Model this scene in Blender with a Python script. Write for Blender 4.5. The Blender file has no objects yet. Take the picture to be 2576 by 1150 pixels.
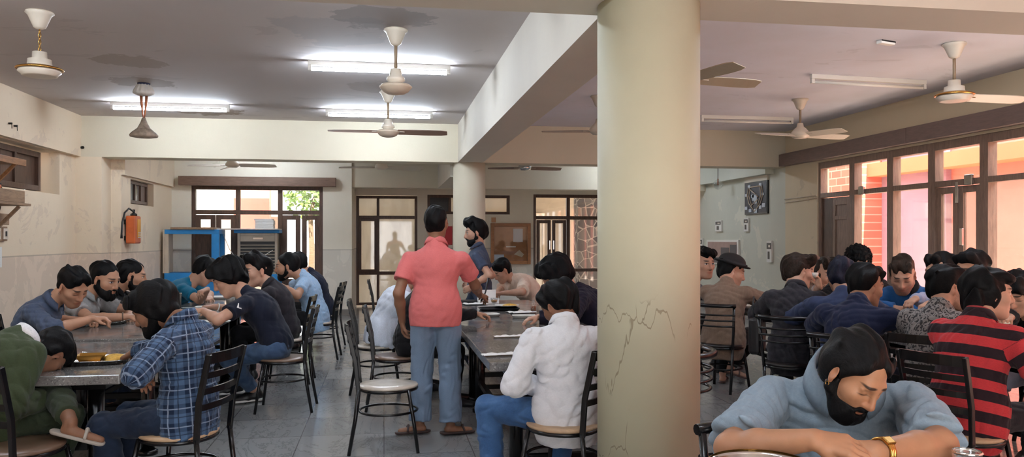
import bpy, bmesh, math, random
import numpy as np
from mathutils import Vector, Matrix
random.seed(7)
SC = bpy.context.scene
COL = SC.collection
PI = math.pi
# ---------------------------------------------------------------- camera
F_PX, YAW, HZ = 2000.0, math.atan(322 / 2000.0), 1.5
CY, SY = math.cos(YAW), math.sin(YAW)
cam = bpy.data.cameras.new('camera')
cam.sensor_width = 36.0
cam.lens = F_PX / 2576 * 36
cam.shift_y = -25.0 / 2576 * -1
cam.clip_start = 0.05
cam.clip_end = 300
camo = bpy.data.objects.new('camera', cam)
COL.objects.link(camo)
camo.location = (0, 0, HZ)
camo.rotation_euler = (PI / 2, 0, -YAW)
SC.camera = camo
SC.view_settings.view_transform = 'Standard'
SC.view_settings.look = 'None'
SC.view_settings.gamma = 1.0
SC.view_settings.use_curve_mapping = False
SC.view_settings.exposure = 1.15
SC.cycles.use_adaptive_sampling = True
SC.cycles.adaptive_threshold = 0.02
SC.cycles.max_bounces = 6
SC.cycles.diffuse_bounces = 4
SC.cycles.glossy_bounces = 3
SC.cycles.transparent_max_bounces = 10
SC.cycles.sample_clamp_indirect = 6.0
SC.cycles.caustics_reflective = False
SC.cycles.caustics_refractive = False


def at(px, zc):
    """ground position of a sight line at a given distance"""
    xc = (px - 1288) / F_PX * zc
    return (xc * CY + zc * SY, zc * CY - xc * SY)


def on(px, py, z):
    """point of a sight line on the horizontal plane z"""
    zc = F_PX * (HZ - z) / (py - 600)
    x, y = at(px, zc)
    return (x, y, z)


# ---------------------------------------------------------------- tags
def tag(o, label=None, cat=None, group=None, kind=None):
    if label: o['label'] = label
    if cat: o['category'] = cat
    if group: o['group'] = group
    if kind: o['kind'] = kind
    return o


def empty(name, loc=(0, 0, 0), rz=0.0, label=None, cat=None, group=None, kind=None):
    o = bpy.data.objects.new(name, None)
    COL.objects.link(o)
    o.empty_display_size = 0.1
    o.location = loc
    o.rotation_euler = (0, 0, rz)
    return tag(o, label, cat, group, kind)


KIDS = {}


def setparent(o, p):
    o.parent = p
    KIDS.setdefault(p.name, []).append(o)


def copy_tree(o, loc, rz, label=None, group=None):
    def rec(a, p):
        b = a.copy()
        COL.objects.link(b)
        if p is not None:
            b.parent = p
        for ch in KIDS.get(a.name, []):
            KIDS.setdefault(b.name, []).append(rec(ch, b))
        return b
    r = rec(o, None)
    r.location = loc
    r.rotation_euler = (0, 0, rz)
    if label: r['label'] = label
    if group: r['group'] = group
    return r


# ---------------------------------------------------------------- mesh builder
def V(*a):
    return np.array(a if len(a) == 3 else a[0], float)


class MB:
    def __init__(self):
        self.v, self.f, self.s = [], [], []

    def add(self, vs, fs, smooth=False):
        b = len(self.v)
        self.v.extend([tuple(map(float, p)) for p in vs])
        self.f.extend([tuple(b + i for i in f) for f in fs])
        self.s.extend([smooth] * len(fs))
        return self

    def box(self, lo, hi, rz=0, piv=None):
        x0, y0, z0 = lo
        x1, y1, z1 = hi
        vs = [(x0, y0, z0), (x1, y0, z0), (x1, y1, z0), (x0, y1, z0), (x0, y0, z1), (x1, y0, z1), (x1, y1, z1), (x0, y1, z1)]
        if rz:
            cx, cy = piv if piv else ((x0 + x1) / 2, (y0 + y1) / 2)
            c, s = math.cos(rz), math.sin(rz)
            vs = [(cx + (x - cx) * c - (y - cy) * s, cy + (x - cx) * s + (y - cy) * c, z) for x, y, z in vs]
        return self.add(vs, [(0, 3, 2, 1), (4, 5, 6, 7), (0, 1, 5, 4), (1, 2, 6, 5), (2, 3, 7, 6), (3, 0, 4, 7)])

    def bar(self, a, b, w, h, up=(0, 0, 1)):
        """rectangular bar from a to b, w across, h along up"""
        a, b = V(a), V(b)
        d = (b - a) / np.linalg.norm(b - a)
        u = V(up) - d * np.dot(V(up), d)
        if np.linalg.norm(u) < 1e-5:
            u = V(1, 0, 0) - d * d[0]
        u /= np.linalg.norm(u)
        s = np.cross(d, u)
        vs = []
        for p in (a, b):
            for i, j in ((-1, -1), (1, -1), (1, 1), (-1, 1)):
                vs.append(p + s * i * w / 2 + u * j * h / 2)
        return self.add(vs, [(0, 3, 2, 1), (4, 5, 6, 7), (0, 1, 5, 4), (1, 2, 6, 5), (2, 3, 7, 6), (3, 0, 4, 7)])

    def tube(self, pts, r, n=10, closed=False, cap=True):
        pts = [V(p) for p in pts]
        m = len(pts)
        rr = r if hasattr(r, '__len__') else [r] * m
        rings = []
        prev = None
        for i in range(m):
            if closed:
                d = pts[(i + 1) % m] - pts[i - 1]
            else:
                d = pts[min(i + 1, m - 1)] - pts[max(i - 1, 0)]
            d = d / (np.linalg.norm(d) + 1e-12)
            if prev is None:
                u = np.cross(d, V(0, 0, 1))
                if np.linalg.norm(u) < 1e-3:
                    u = V(1, 0, 0)
            else:
                u = prev - d * np.dot(prev, d)
            u /= np.linalg.norm(u)
            prev = u
            w = np.cross(d, u)
            rings.append([pts[i] + rr[i] * (u * math.cos(2 * PI * k / n) + w * math.sin(2 * PI * k / n)) for k in range(n)])
        vs = [p for ring in rings for p in ring]
        fs = []
        for i in range(m if closed else m - 1):
            j = (i + 1) % m
            for k in range(n):
                k2 = (k + 1) % n
                fs.append((i * n + k, i * n + k2, j * n + k2, j * n + k))
        self.add(vs, fs, True)
        if cap and not closed:
            b = len(self.v) - len(vs)
            self.f.append(tuple(b + k for k in reversed(range(n))))
            self.f.append(tuple(b + (m - 1) * n + k for k in range(n)))
            self.s.extend([False, False])
        return self

    def lathe(self, prof, c=(0, 0, 0), n=32, M=None):
        """prof: (r, z) list; r=0 ends close"""
        vs, fs, idx = [], [], []
        for r, z in prof:
            if r < 1e-6:
                idx.append([len(vs)])
                vs.append((0, 0, z))
            else:
                idx.append(list(range(len(vs), len(vs) + n)))
                vs.extend((r * math.cos(2 * PI * k / n), r * math.sin(2 * PI * k / n), z) for k in range(n))
        for a, b in zip(idx, idx[1:]):
            for k in range(n):
                k2 = (k + 1) % n
                if len(a) == 1 and len(b) == 1: continue
                if len(a) == 1: fs.append((a[0], b[k2], b[k]))
                elif len(b) == 1: fs.append((a[k], a[k2], b[0]))
                else: fs.append((a[k], a[k2], b[k2], b[k]))
        if M is not None:
            vs = [tuple(M @ Vector(p)) for p in vs]
        vs = [(p[0] + c[0], p[1] + c[1], p[2] + c[2]) for p in vs]
        return self.add(vs, fs, True)

    def prism(self, poly, ax, lo, hi):
        """polygon extruded along axis ax (0,1,2); poly in the other two axes"""
        n = len(poly)

        def mk(p, t):
            q = list(p)
            q.insert(ax, t)
            return tuple(q)
        vs = [mk(p, lo) for p in poly] + [mk(p, hi) for p in poly]
        fs = [tuple(reversed(range(n))), tuple(range(n, 2 * n))] + [(i, (i + 1) % n, n + (i + 1) % n, n + i) for i in range(n)]
        return self.add(vs, fs)

    def build(self, name, m, parent=None, bevel=0.0, seg=2, loc=None):
        me = bpy.data.meshes.new(name)
        me.from_pydata(self.v, [], self.f)
        me.polygons.foreach_set('use_smooth', self.s)
        bm = bmesh.new()
        bm.from_mesh(me)
        bmesh.ops.recalc_face_normals(bm, faces=bm.faces)
        if bevel:
            es = [e for e in bm.edges if len(e.link_faces) == 2 and e.calc_face_angle(0) > 0.5]
            r = bmesh.ops.bevel(bm, geom=es, offset=bevel, segments=seg, profile=0.5, affect='EDGES')
        bm.to_mesh(me)
        bm.free()
        me.materials.append(m)
        o = bpy.data.objects.new(name, me)
        COL.objects.link(o)
        if parent is not None:
            setparent(o, parent)
        if loc is not None:
            o.location = loc
        return o


def raw_mesh(name, v, f, m, parent=None, attrs=None):
    me = bpy.data.meshes.new(name)
    n, k = len(v), len(f)
    me.vertices.add(n)
    me.vertices.foreach_set('co', np.ascontiguousarray(v, np.float32).ravel())
    me.loops.add(k * 4)
    me.loops.foreach_set('vertex_index', np.ascontiguousarray(f, np.int32).ravel())
    me.polygons.add(k)
    me.polygons.foreach_set('loop_start', np.arange(0, k * 4, 4, dtype=np.int32))
    me.polygons.foreach_set('use_smooth', np.ones(k, bool))
    me.update(calc_edges=True)
    for nm, arr in (attrs or {}).items():
        a = me.attributes.new(nm, 'FLOAT_VECTOR', 'POINT')
        a.data.foreach_set('vector', np.ascontiguousarray(arr, np.float32).ravel())
    me.materials.append(m)
    o = bpy.data.objects.new(name, me)
    COL.objects.link(o)
    if parent is not None:
        setparent(o, parent)
    return o


# ---------------------------------------------------------------- materials
def lin(c):
    if isinstance(c, (int, float)): c = (c, c, c)
    return tuple(((x / 255) / 12.92 if x / 255 <= 0.04045 else ((x / 255 + 0.055) / 1.055) ** 2.4) for x in c)


class NT:
    def __init__(self, name):
        self.m = bpy.data.materials.new(name)
        self.m.use_nodes = True
        self.t = self.m.node_tree
        self.t.nodes.clear()
        self.out = self.t.nodes.new('ShaderNodeOutputMaterial')

    def n(self, typ, ins=None, **props):
        x = self.t.nodes.new('ShaderNode' + typ)
        for k, v in props.items():
            setattr(x, k, v)
        for k, v in (ins or {}).items():
            self.set(x, k, v)
        return x

    def set(self, x, k, v):
        s = x.inputs[k]
        if isinstance(v, bpy.types.NodeSocket):
            self.t.links.new(v, s)
        elif hasattr(v, '__len__'):
            if s.type == 'RGBA':
                s.default_value = tuple(v)[:3] + (1,)
            else:
                s.default_value = tuple(v)
        else:
            s.default_value = v if s.type != 'RGBA' else (v, v, v, 1)

    def math(self, op, a, b=0.0, c=None, clamp=False):
        x = self.n('Math', {0: a, 1: b}, operation=op, use_clamp=clamp)
        if c is not None: self.set(x, 2, c)
        return x.outputs[0]

    def mix(self, fac, a, b, mode='MIX'):
        x = self.n('Mix', {}, data_type='RGBA', blend_type=mode)
        self.set(x, 0, fac); self.set(x, 6, a); self.set(x, 7, b)
        return x.outputs[2]

    def ramp(self, v, lo, hi, a=0.0, b=1.0):
        x = self.n('MapRange', {0: v, 1: lo, 2: hi, 3: a, 4: b}, clamp=True)
        return x.outputs[0]

    def noise(self, scale, detail=3, rough=0.5, vec=None, dist=0.0):
        x = self.n('TexNoise', {'Scale': scale, 'Detail': detail, 'Roughness': rough, 'Distortion': dist})
        if vec is not None: self.set(x, 'Vector', vec)
        return x.outputs[0]

    def pos(self):
        return self.n('NewGeometry').outputs['Position']

    def obj(self):
        return self.n('TexCoord').outputs['Object']

    def attr(self, nm):
        return self.n('Attribute', {}, attribute_name=nm, attribute_type='GEOMETRY').outputs['Vector']

    def sep(self, v):
        x = self.n('SeparateXYZ', {0: v})
        return x.outputs[0], x.outputs[1], x.outputs[2]

    def scale(self, v, s):
        return self.n('VectorMath', {0: v, 1: s if hasattr(s, '__len__') else (s, s, s)}, operation='MULTIPLY').outputs[0]

    def bsdf(self, color, rough=0.5, metal=0.0, spec=0.5, normal=None, **kw):
        b = self.n('BsdfPrincipled', {'Base Color': color, 'Roughness': rough, 'Metallic': metal, 'Specular IOR Level': spec})
        for k, v in kw.items():
            self.set(b, k.replace('_', ' '), v)
        if normal is not None: self.set(b, 'Normal', normal)
        self.t.links.new(b.outputs[0], self.out.inputs[0])
        return self.m

    def bump(self, h, strength=0.3, dist=0.01):
        return self.n('Bump', {'Height': h, 'Strength': strength, 'Distance': dist}).outputs[0]


def plain(name, c, rough=0.5, metal=0.0, spec=0.5, var=0.0, nscale=8.0, bump=0.0, bscale=60.0, stretch=None, emit=None, dist=0.004):
    t = NT(name)
    c = lin(c)
    co = t.obj()
    if stretch: co = t.scale(co, stretch)
    col = c
    if var:
        f = t.noise(nscale, 4, 0.6, co)
        col = t.mix(t.ramp(f, 0.3, 0.7), tuple(x * (1 - var) for x in c), tuple(min(1, x * (1 + var)) for x in c))
    nm = None
    if bump:
        nm = t.bump(t.noise(bscale, 4, 0.6, co), bump, dist)
    kw = {}
    if emit: kw = {'Emission_Color': lin(emit[0]), 'Emission_Strength': emit[1]}
    return t.bsdf(col, rough, metal, spec, nm, **kw)


def paint_wall(name, base, patch, edge=0.6, dado=None, low=0.0, seed=0.0, tint=None):
    """old wall paint with flaked patches of an older coat; dado = (z, colour)"""
    t = NT(name)
    p = t.n('VectorMath', {0: t.pos(), 1: (seed, seed * 1.7, seed * .6)}, operation='ADD').outputs[0]
    _, _, z = t.sep(t.pos())
    big = t.noise(0.7, 4, 0.6, p)
    col = t.mix(t.ramp(big, 0.3, 0.7), tuple(x * .93 for x in lin(base)), lin(base))
    brush = t.noise(2.2, 5, 0.65, t.scale(p, (1.0, 1.0, .35)))
    col = t.mix(t.math('MULTIPLY', t.ramp(brush, 0.45, 0.75), 0.25), col, lin(patch))
    pe = t.noise(1.6, 6, 0.62, p, 0.6)
    if low:
        pe = t.math('ADD', pe, t.math('MULTIPLY', t.ramp(z, 0.2, low, 1.0, 0.0), 0.10))
    m = t.ramp(pe, edge, edge + 0.015)
    col = t.mix(t.math('MULTIPLY', m, 0.75), col, lin(patch))
    if dado:
        dz, dc = dado
        k = t.ramp(z, dz - 0.004, dz + 0.004, 1.0, 0.0)
        dn = t.noise(2.6, 6, 0.6, p, 1.2)
        dcol = t.mix(t.ramp(dn, 0.52, 0.54), lin(dc), tuple(min(1, x * 1.10) for x in lin(dc)))
        col = t.mix(k, col, dcol)
        ln = t.math('MULTIPLY', t.ramp(t.math('ABSOLUTE', t.math('SUBTRACT', z, dz)), 0.006, 0.012, 1.0, 0.0), 0.4)
        col = t.mix(ln, col, lin((120, 105, 92)))
    h = t.math('ADD', t.math('MULTIPLY', m, -0.6), t.math('MULTIPLY', t.noise(30, 3, 0.6, p), 0.4))
    return t.bsdf(col, 0.75, 0, 0.25, t.bump(h, 0.25, 0.01))


def wood(name, c, rough=0.5, grain=(1, 1, 12), var=0.35, scale=6.0):
    t = NT(name)
    co = t.scale(t.obj(), grain)
    f = t.noise(scale, 5, 0.65, co, 0.5)
    c = lin(c)
    col = t.mix(t.ramp(f, 0.3, 0.7), tuple(x * (1 - var) for x in c), tuple(x * (1 + var) for x in c))
    return t.bsdf(col, rough, 0, 0.4, t.bump(f, 0.15, 0.004))


def glass_mat(name, tint=(0.96, 0.97, 0.96), haze=0.0, hazec=(235, 230, 220), refl=0.06):
    t = NT(name)
    tr = t.n('BsdfTransparent', {0: tint})
    gl = t.n('BsdfGlossy', {'Color': (1, 1, 1), 'Roughness': 0.03})
    a = t.n('MixShader', {0: refl, 1: tr.outputs[0], 2: gl.outputs[0]})
    if haze:
        df = t.n('BsdfDiffuse', {'Color': lin(hazec)})
        f = t.math('MULTIPLY', t.ramp(t.noise(3.0, 5, 0.6, t.scale(t.pos(), (1, 1, .3))), 0.3, 0.7, 0.5, 1.2), haze)
        a = t.n('MixShader', {0: f, 1: a.outputs[0], 2: df.outputs[0]})
    t.t.links.new(a.outputs[0], t.out.inputs[0])
    return t.m


def emis(name, c, s):
    t = NT(name)
    e = t.n('Emission', {0: lin(c), 1: s})
    t.t.links.new(e.outputs[0], t.out.inputs[0])
    return t.m


M = {}
M['wall_left'] = paint_wall('cream_wall_paint', (234, 216, 190), (216, 198, 176), .60, (1.28, (216, 196, 176)), 2.2)
M['wall_back'] = paint_wall('pale_wall_paint', (234, 226, 208), (214, 206, 188), .66, (1.28, (212, 204, 190)), 0, 3.0)
M['wall_right'] = paint_wall('ochre_cream_wall_paint', (226, 210, 180), (206, 192, 166), .64, None, 0, 5.0)
M['wall_right_back'] = paint_wall('pale_green_cream_wall_paint', (216, 214, 198), (230, 224, 206), .62, None, 1.5, 8.0)
M['beam'] = paint_wall('beam_paint', (216, 206, 184), (206, 196, 174), .70, None, 0, 11.0)
M['beam_mid'] = paint_wall('grey_cream_beam_paint', (214, 206, 192), (200, 190, 182), .66, None, 0, 14.0)
M['plaster_edge'] = plain('plaster_edge', (150, 140, 130), .8)


def ceiling_mat():
    t = NT('ceiling_paint')
    p = t.pos()
    x, y, z = t.sep(p)
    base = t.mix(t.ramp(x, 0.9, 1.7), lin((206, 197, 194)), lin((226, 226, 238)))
    big = t.noise(0.5, 4, 0.6, p)
    col = t.mix(t.ramp(big, .3, .7), base, t.mix(0.5, base, lin((196, 186, 180))))
    st = t.noise(1.1, 6, 0.62, t.scale(p, (.8, 1.6, 1)), 0.8)
    col = t.mix(t.math('MULTIPLY', t.ramp(st, .62, .635), 0.15), col, lin((130, 124, 124)))

    def blob(cx, cy, r, c, amt, sc=5.0):
        nonlocal col
        dx = t.math('SUBTRACT', x, cx)
        dy = t.math('SUBTRACT', y, cy)
        d = t.math('SQRT', t.math('ADD', t.math('MULTIPLY', dx, dx), t.math('MULTIPLY', dy, dy)))
        d = t.math('ADD', d, t.math('MULTIPLY', t.math('SUBTRACT', t.noise(sc, 6, .65, p), .5), r * 1.8))
        col = t.mix(t.math('MULTIPLY', t.ramp(d, r, r + .03, 1, 0), amt), col, lin(c))
    blob(-2.55, 8.6, .30, (160, 146, 132), .55)
    blob(-2.75, 9.75, .30, (146, 132, 120), .7)
    blob(-2.45, 11.75, .42, (140, 122, 106), .8, 4.0)
    blob(-0.4, 7.05, .5, (176, 172, 174), .5, 2.0)
    blob(0.0, 6.6, .35, (140, 134, 132), .5, 3.0)
    blob(-0.1, 9.6, .3, (170, 160, 154), .6, 6.0)
    return t.bsdf(col, .8, 0, .2, t.bump(t.noise(6, 5, .6, p), .12, .02))


M['ceiling'] = ceiling_mat()


def column_mat():
    t = NT('column_paint')
    p = t.pos()
    x, y, z = t.sep(p)
    big = t.noise(1.5, 4, .6, p)
    col = t.mix(t.ramp(big, .3, .7), lin((198, 193, 165)), lin((190, 184, 158)))
    # scratched and flaked lines in the paint
    w = t.n('TexVoronoi', {'Scale': 3.2, 'Vector': t.n('VectorMath', {0: p, 1: t.scale(t.n('TexNoise', {'Scale': 3.0, 'Detail': 4}).outputs[1], .5)}, operation='ADD').outputs[0]}, feature='DISTANCE_TO_EDGE').outputs[0]
    zone = t.math('MULTIPLY', t.ramp(t.noise(2.4, 3, .5, p), .54, .58), t.ramp(z, 1.3, 1.15))
    ck = t.math('MULTIPLY', t.ramp(w, .008, .014, 1, 0), zone)
    col = t.mix(t.math('MULTIPLY', ck, .7), col, lin((140, 124, 100)))
    dots = t.n('TexVoronoi', {'Scale': 4.0, 'Vector': p}, feature='F1').outputs[0]
    col = t.mix(t.ramp(dots, .018, .024, .8, 0), col, lin((90, 84, 70)))
    return t.bsdf(col, .6, 0, .3, t.bump(t.math('ADD', t.noise(14, 4, .6, p), t.math('MULTIPLY', ck, -1)), .12, .01))


M['column'] = column_mat()


def floor_mat():
    t = NT('polished_stone_tiles')
    p = t.pos()
    br = t.n('TexBrick', {'Vector': p, 'Color1': (0, 0, 0), 'Color2': (1, 1, 1), 'Mortar': (.5, .5, .5), 'Scale': 1.0, 'Mortar Size': .004, 'Mortar Smooth': .1, 'Bias': 0.0, 'Brick Width': .62, 'Row Height': .62}, offset=0.0, squash=1.0)
    tone = t.ramp(br.outputs[0], 0, 1, 0, 1)
    veinc = t.noise(1.3, 7, .7, t.n('VectorMath', {0: t.scale(p, (2.2, .8, 1)), 1: t.scale(br.outputs[0], (5, 9, 3))}, operation='ADD').outputs[0], 1.6)
    a = t.mix(tone, lin((120, 122, 124)), lin((156, 157, 157)))
    a = t.mix(t.ramp(veinc, .35, .7), a, t.mix(.5, a, lin((160, 158, 154))))
    a = t.mix(t.math('MULTIPLY', t.ramp(t.math('ABSOLUTE', t.math('SUBTRACT', veinc, .5)), .0, .02, 1, 0), .45), a, lin((70, 70, 72)))
    a = t.mix(t.math('MULTIPLY', br.outputs['Fac'], .7), a, lin((82, 80, 78)))
    r = t.ramp(t.noise(2.5, 4, .6, p), .3, .7, .07, .22)
    return t.bsdf(a, r, 0, .5, t.bump(t.math('MULTIPLY', br.outputs['Fac'], -1), .2, .003))


M['floor'] = floor_mat()
M['frame'] = wood('dark_brown_window_wood', (84, 62, 50), .45, (6, 6, 1))
M['frame_r'] = wood('lit_brown_wood', (138, 116, 102), .5, (6, 6, 1), .25)  # paler copy of the frame wood, daylight put into its colour
M['pelmet'] = wood('brown_pelmet_board', (112, 88, 74), .5, (1, 1, 8), .25)
M['pelmet_r'] = wood('mauve_brown_pelmet_board', (124, 106, 100), .5, (8, 1, 8), .15)
M['shelf'] = wood('reddish_shelf_wood', (150, 104, 66), .5, (6, 1, 6), .3)
M['shelf2'] = wood('grey_brown_box_wood', (150, 122, 96), .6, (6, 1, 6), .3)
M['glass'] = glass_mat('window_glass')
M['glass_hazy'] = glass_mat('dusty_window_glass', (.95, .95, .93), .22)
M['glass_clear'] = glass_mat('drinking_glass', (.93, .95, .95), 0, refl=.16)
M['black'] = plain('black_painted_metal', (14, 13, 14), .25, .0, .45)
M['blackw'] = plain('black_lacquered_wood', (24, 20, 20), .35, 0, .5)
M['seat'] = wood('worn_tan_seat_board', (186, 156, 124), .35, (1, 6, 1), .2)
M['seat_pale'] = plain('pale_polished_seat', (196, 184, 170), .22, 0, .5, .12, 10)
M['seat_dark'] = plain('brown_seat_vinyl', (104, 82, 66), .3, 0, .5, .1)
M['steel'] = plain('stainless_steel', (200, 198, 194), .18, 1.0, .5, .1, 20)
M['chrome'] = plain('chrome', (225, 225, 225), .1, 1.0)
M['brass'] = plain('brass', (196, 150, 80), .25, 1.0)
M['white_plastic'] = plain('white_plastic', (226, 222, 214), .4)
M['ivory'] = plain('ivory_enamel', (216, 204, 186), .35, 0, .5)
M['ivory2'] = plain('aged_cream_enamel', (204, 186, 164), .35, 0, .5, .1, 6)
M['paper'] = plain('white_paper', (232, 230, 226), .8)
M['blue'] = plain('bright_blue_paint', (40, 132, 196), .45, 0, .4, .08)
M['skirting'] = plain('grey_stone_skirting', (120, 112, 104), .4, 0, .4, .15, 5)
M['black_plastic'] = plain('black_plastic', (22, 22, 24), .4)
M['food_y'] = plain('yellow_food', (206, 160, 70), .6, 0, .4, .3, 40, .5, 60)
M['food_w'] = plain('white_rice', (232, 226, 210), .7, 0, .3, .1, 90, .8, 120)
M['food_b'] = plain('brown_bread', (186, 140, 86), .7, 0, .3, .25, 30, .4, 60)


def table_mat():
    t = NT('mottled_granite')
    p = t.obj()
    a = t.mix(t.ramp(t.noise(3.0, 6, .7, p, .6), .35, .65), lin((96, 94, 93)), lin((134, 130, 126)))
    a = t.mix(t.math('MULTIPLY', t.ramp(t.noise(60, 3, .6, p), .55, .62), .5), a, lin((70, 66, 64)))
    a = t.mix(t.math('MULTIPLY', t.ramp(t.noise(90, 2, .6, p), .62, .66), .6), a, lin((200, 194, 186)))
    r = t.ramp(t.noise(5, 4, .6, p), .3, .7, .06, .2)
    return t.bsdf(a, r, 0, .6)


M['granite'] = table_mat()
# ================================================================ ROOM
XL, XR, XLB = -4.4, 6.68, -3.95
ZC, ZB = 3.3, 2.7


def struct(name, mb, m, bevel=0.0, label=None):
    o = mb.build(name, m, None, bevel)
    o['kind'] = 'structure'
    if label: o['label'] = label
    return o


struct('floor', MB().box((-4.9, -2, -.15), (XR + .25, 17.95, 0)), M['floor'], 0, 'polished grey stone tile floor of the dining hall')
struct('ceiling', MB().box((-4.9, -2, ZC), (XR + .25, 17.95, ZC + .15)), M['ceiling'], 0, 'stained grey and pale lilac plaster ceiling')


def wall_x(name, x0, x1, ya, yb, z1, holes, m, label):
    """wall slab between x0,x1 running along Y with rectangular openings (y0,y1,z0,z1)"""
    mb = MB()
    ys = ya
    for (h0, h1, g0, g1) in sorted(holes):
        if h0 > ys: mb.box((x0, ys, 0), (x1, h0, z1))
        if g0 > 0: mb.box((x0, h0, 0), (x1, h1, g0))
        if g1 < z1: mb.box((x0, h0, g1), (x1, h1, z1))
        ys = h1
    if ys < yb: mb.box((x0, ys, 0), (x1, yb, z1))
    return struct(name, mb, m, 0, label)


def wall_y(name, y0, y1, xa, xb, z1, holes, m, label):
    mb = MB()
    xs = xa
    for (h0, h1, g0, g1) in sorted(holes):
        if h0 > xs: mb.box((xs, y0, 0), (h0, y1, z1))
        if g0 > 0: mb.box((h0, y0, 0), (h1, y1, g0))
        if g1 < z1: mb.box((h0, y0, g1), (h1, y1, z1))
        xs = h1
    if xs < xb: mb.box((xs, y0, 0), (xb, y1, z1))
    return struct(name, mb, m, 0, label)


wall_x('wall_left', -4.9, -4.46, -4, 12.5, ZC, [(8.9, 11.93, 2.11, 2.69)], M['wall_left'], 'flaking cream left wall with peeling lower half')
struct('wall_left_band', MB().box((-4.47, -4, ZB), (-4.38, 12.5, ZC)), M['wall_left'], 0, 'smooth cream upper band of the left wall')
wall_x('wall_left_alcove', -4.9, XLB, 12.9, 15.8, ZC, [(13.35, 14.62, 2.05, 2.44)], M['wall_left'], 'cream left wall of the back bay with grey dado')
struct('wall_left_pier', MB().box((-4.9, 12.5, 0), (-4.1, 12.9, ZB)), M['wall_left'], 0, 'cream wall pier below the left end of the back beam')
wall_y('wall_back', 15.8, 16.0, -4.9, -.62, ZC, [(-3.6, -1.17, 0, 2.5)], M['wall_back'], 'pale back wall around the dark brown glazed doors')
wall_y('wall_back_recess', 17.7, 17.9, -.62, XR + .2, ZC, [(-.6, .73, 0, 2.45), (.95, 2.8, 2.04, 2.47), (3.34, 5.9, .05, 2.5)], M['wall_back'], 'beige recessed back wall behind the round columns')
struct('wall_back_return', MB().box((-.8, 16.0, 0), (-.62, 17.9, ZC)), M['wall_back'], 0, 'short return wall beside the far glazed window')
YW = [11.5, 10.6, 9.72, 8.9, 8.03, 6.9, 5.8, 4.7, 3.6, 2.5, 1.4, .3, -.8, -1.9]
wall_x('wall_right', XR, XR + .2, -4, 11.52, ZC, [(-1.9, 11.5, 0, 2.68)], M['wall_right'], 'ochre cream right wall over the brown window band')
struct('wall_right_pier', MB().box((XR, 11.52, 0), (XR + .2, 12.5, ZC)), M['wall_right'], 0, 'cream wall pier left of the brown side door')
wall_x('wall_right_alcove', XR, XR + .2, 12.5, 17.9, ZC, [], M['wall_right_back'], 'patchy pale wall with posters behind the right beam')
struct('beam_back', MB().box((XL, 12.5, ZB), (XR, 12.9, ZC)), M['beam'], 0, 'cream cross beam between the two bays')
struct('beam_center', MB().box((1.15, 4.15, ZB), (1.54, 12.5, ZC)), M['beam_mid'], 0, 'long cream beam running from the near column to the far one')
struct('beam_front', MB().box((XL, 3.74, ZB), (XR, 4.15, ZC)), M['beam_mid'], 0, 'grey cross beam over the near round column')
struct('beam_recess', MB().box((-.62, 15.85, 2.5), (XR, 16.2, ZC)), M['beam'], 0, 'pale far cross beam over the recessed back wall')
struct('beam_recess_rib', MB().box((1.06, 12.9, 2.5), (1.5, 15.85, ZC)), M['beam_mid'], 0, 'short lilac beam behind the far round column')
struct('beam_alcove_left', MB().box((XLB, 12.9, 2.47), (XLB + .05, 15.8, ZC)), M['wall_left'], 0, 'cream ledge above the small left window')
struct('beam_alcove_right', MB().box((XR - .16, 12.9, 2.62), (XR, 17.7, ZC)), M['wall_right_back'], 0, 'pale ledge above the posters on the right alcove wall')
struct('column_front', MB().lathe([(0, 0), (.262, 0), (.262, ZB), (0, ZB)], (1.35, 3.95, 0), 64), M['column'], 0, 'wide round cream column with scratched paint in the foreground')
struct('column_back', MB().lathe([(0, 0), (.258, 0), (.258, ZB), (0, ZB)], (1.35, 12.7, 0), 48), M['beam'], 0, 'round cream column behind the standing men')
bb = MB()
struct('baseboard_back', MB().box((-1.17, 15.775, 0), (-.60, 15.8, .12)), M['skirting'], 0.004, 'grey stone skirting below the pale wall beside the doors')
struct('baseboard_left', MB().box((-4.46, -4, 0), (-4.435, 12.5, .12)), M['skirting'], 0.004, 'grey stone skirting along the left wall')
struct('baseboard_right', MB().box((XR - .02, 12.9, 0), (XR, 17.7, .12)), M['skirting'], 0.004, 'grey stone skirting along the right alcove wall')
struct('trim_1', MB().box((-3.80, 15.66, 2.5), (-.92, 15.8, 2.67)), M['pelmet'], 0.004, 'long dark brown pelmet board over the back doors')
struct('trim_2', MB().box((XR - .12, -1.9, 2.71), (XR, 9.2, 2.91)).box((XR - .12, 9.203, 2.71), (XR, 12.5, 2.91)), M['pelmet_r'], 0.003, 'mauve brown pelmet board along the right wall windows')

# ---------------------------------------------------------------- windows and doors


def pane(name, lo, hi, par, m='glass'):
    return MB().box(lo, hi).build(name, M[m], par)


def frame_rect(x0, x1, z0, z1, y, w=.06, d=.07):
    """rectangular frame in a Y plane"""
    return MB().box((x0, y, z0), (x0 + w, y + d, z1)).box((x1 - w, y, z0), (x1, y + d, z1)).box((x0 + w, y, z1 - w), (x1 - w, y + d, z1)).box((x0 + w, y, z0), (x1 - w, y + d, z0 + w))


def frame_rect_x(y0, y1, z0, z1, x, w=.06, d=.07):
    return MB().box((x, y0, z0), (x + d, y0 + w, z1)).box((x, y1 - w, z0), (x + d, y1, z1)).box((x, y0 + w, z1 - w), (x + d, y1 - w, z1)).box((x, y0 + w, z0), (x + d, y1 - w, z0 + w))


def sgroup(name, label):
    return empty(name, (0, 0, 0), 0, label, None, None, 'structure')


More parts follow.
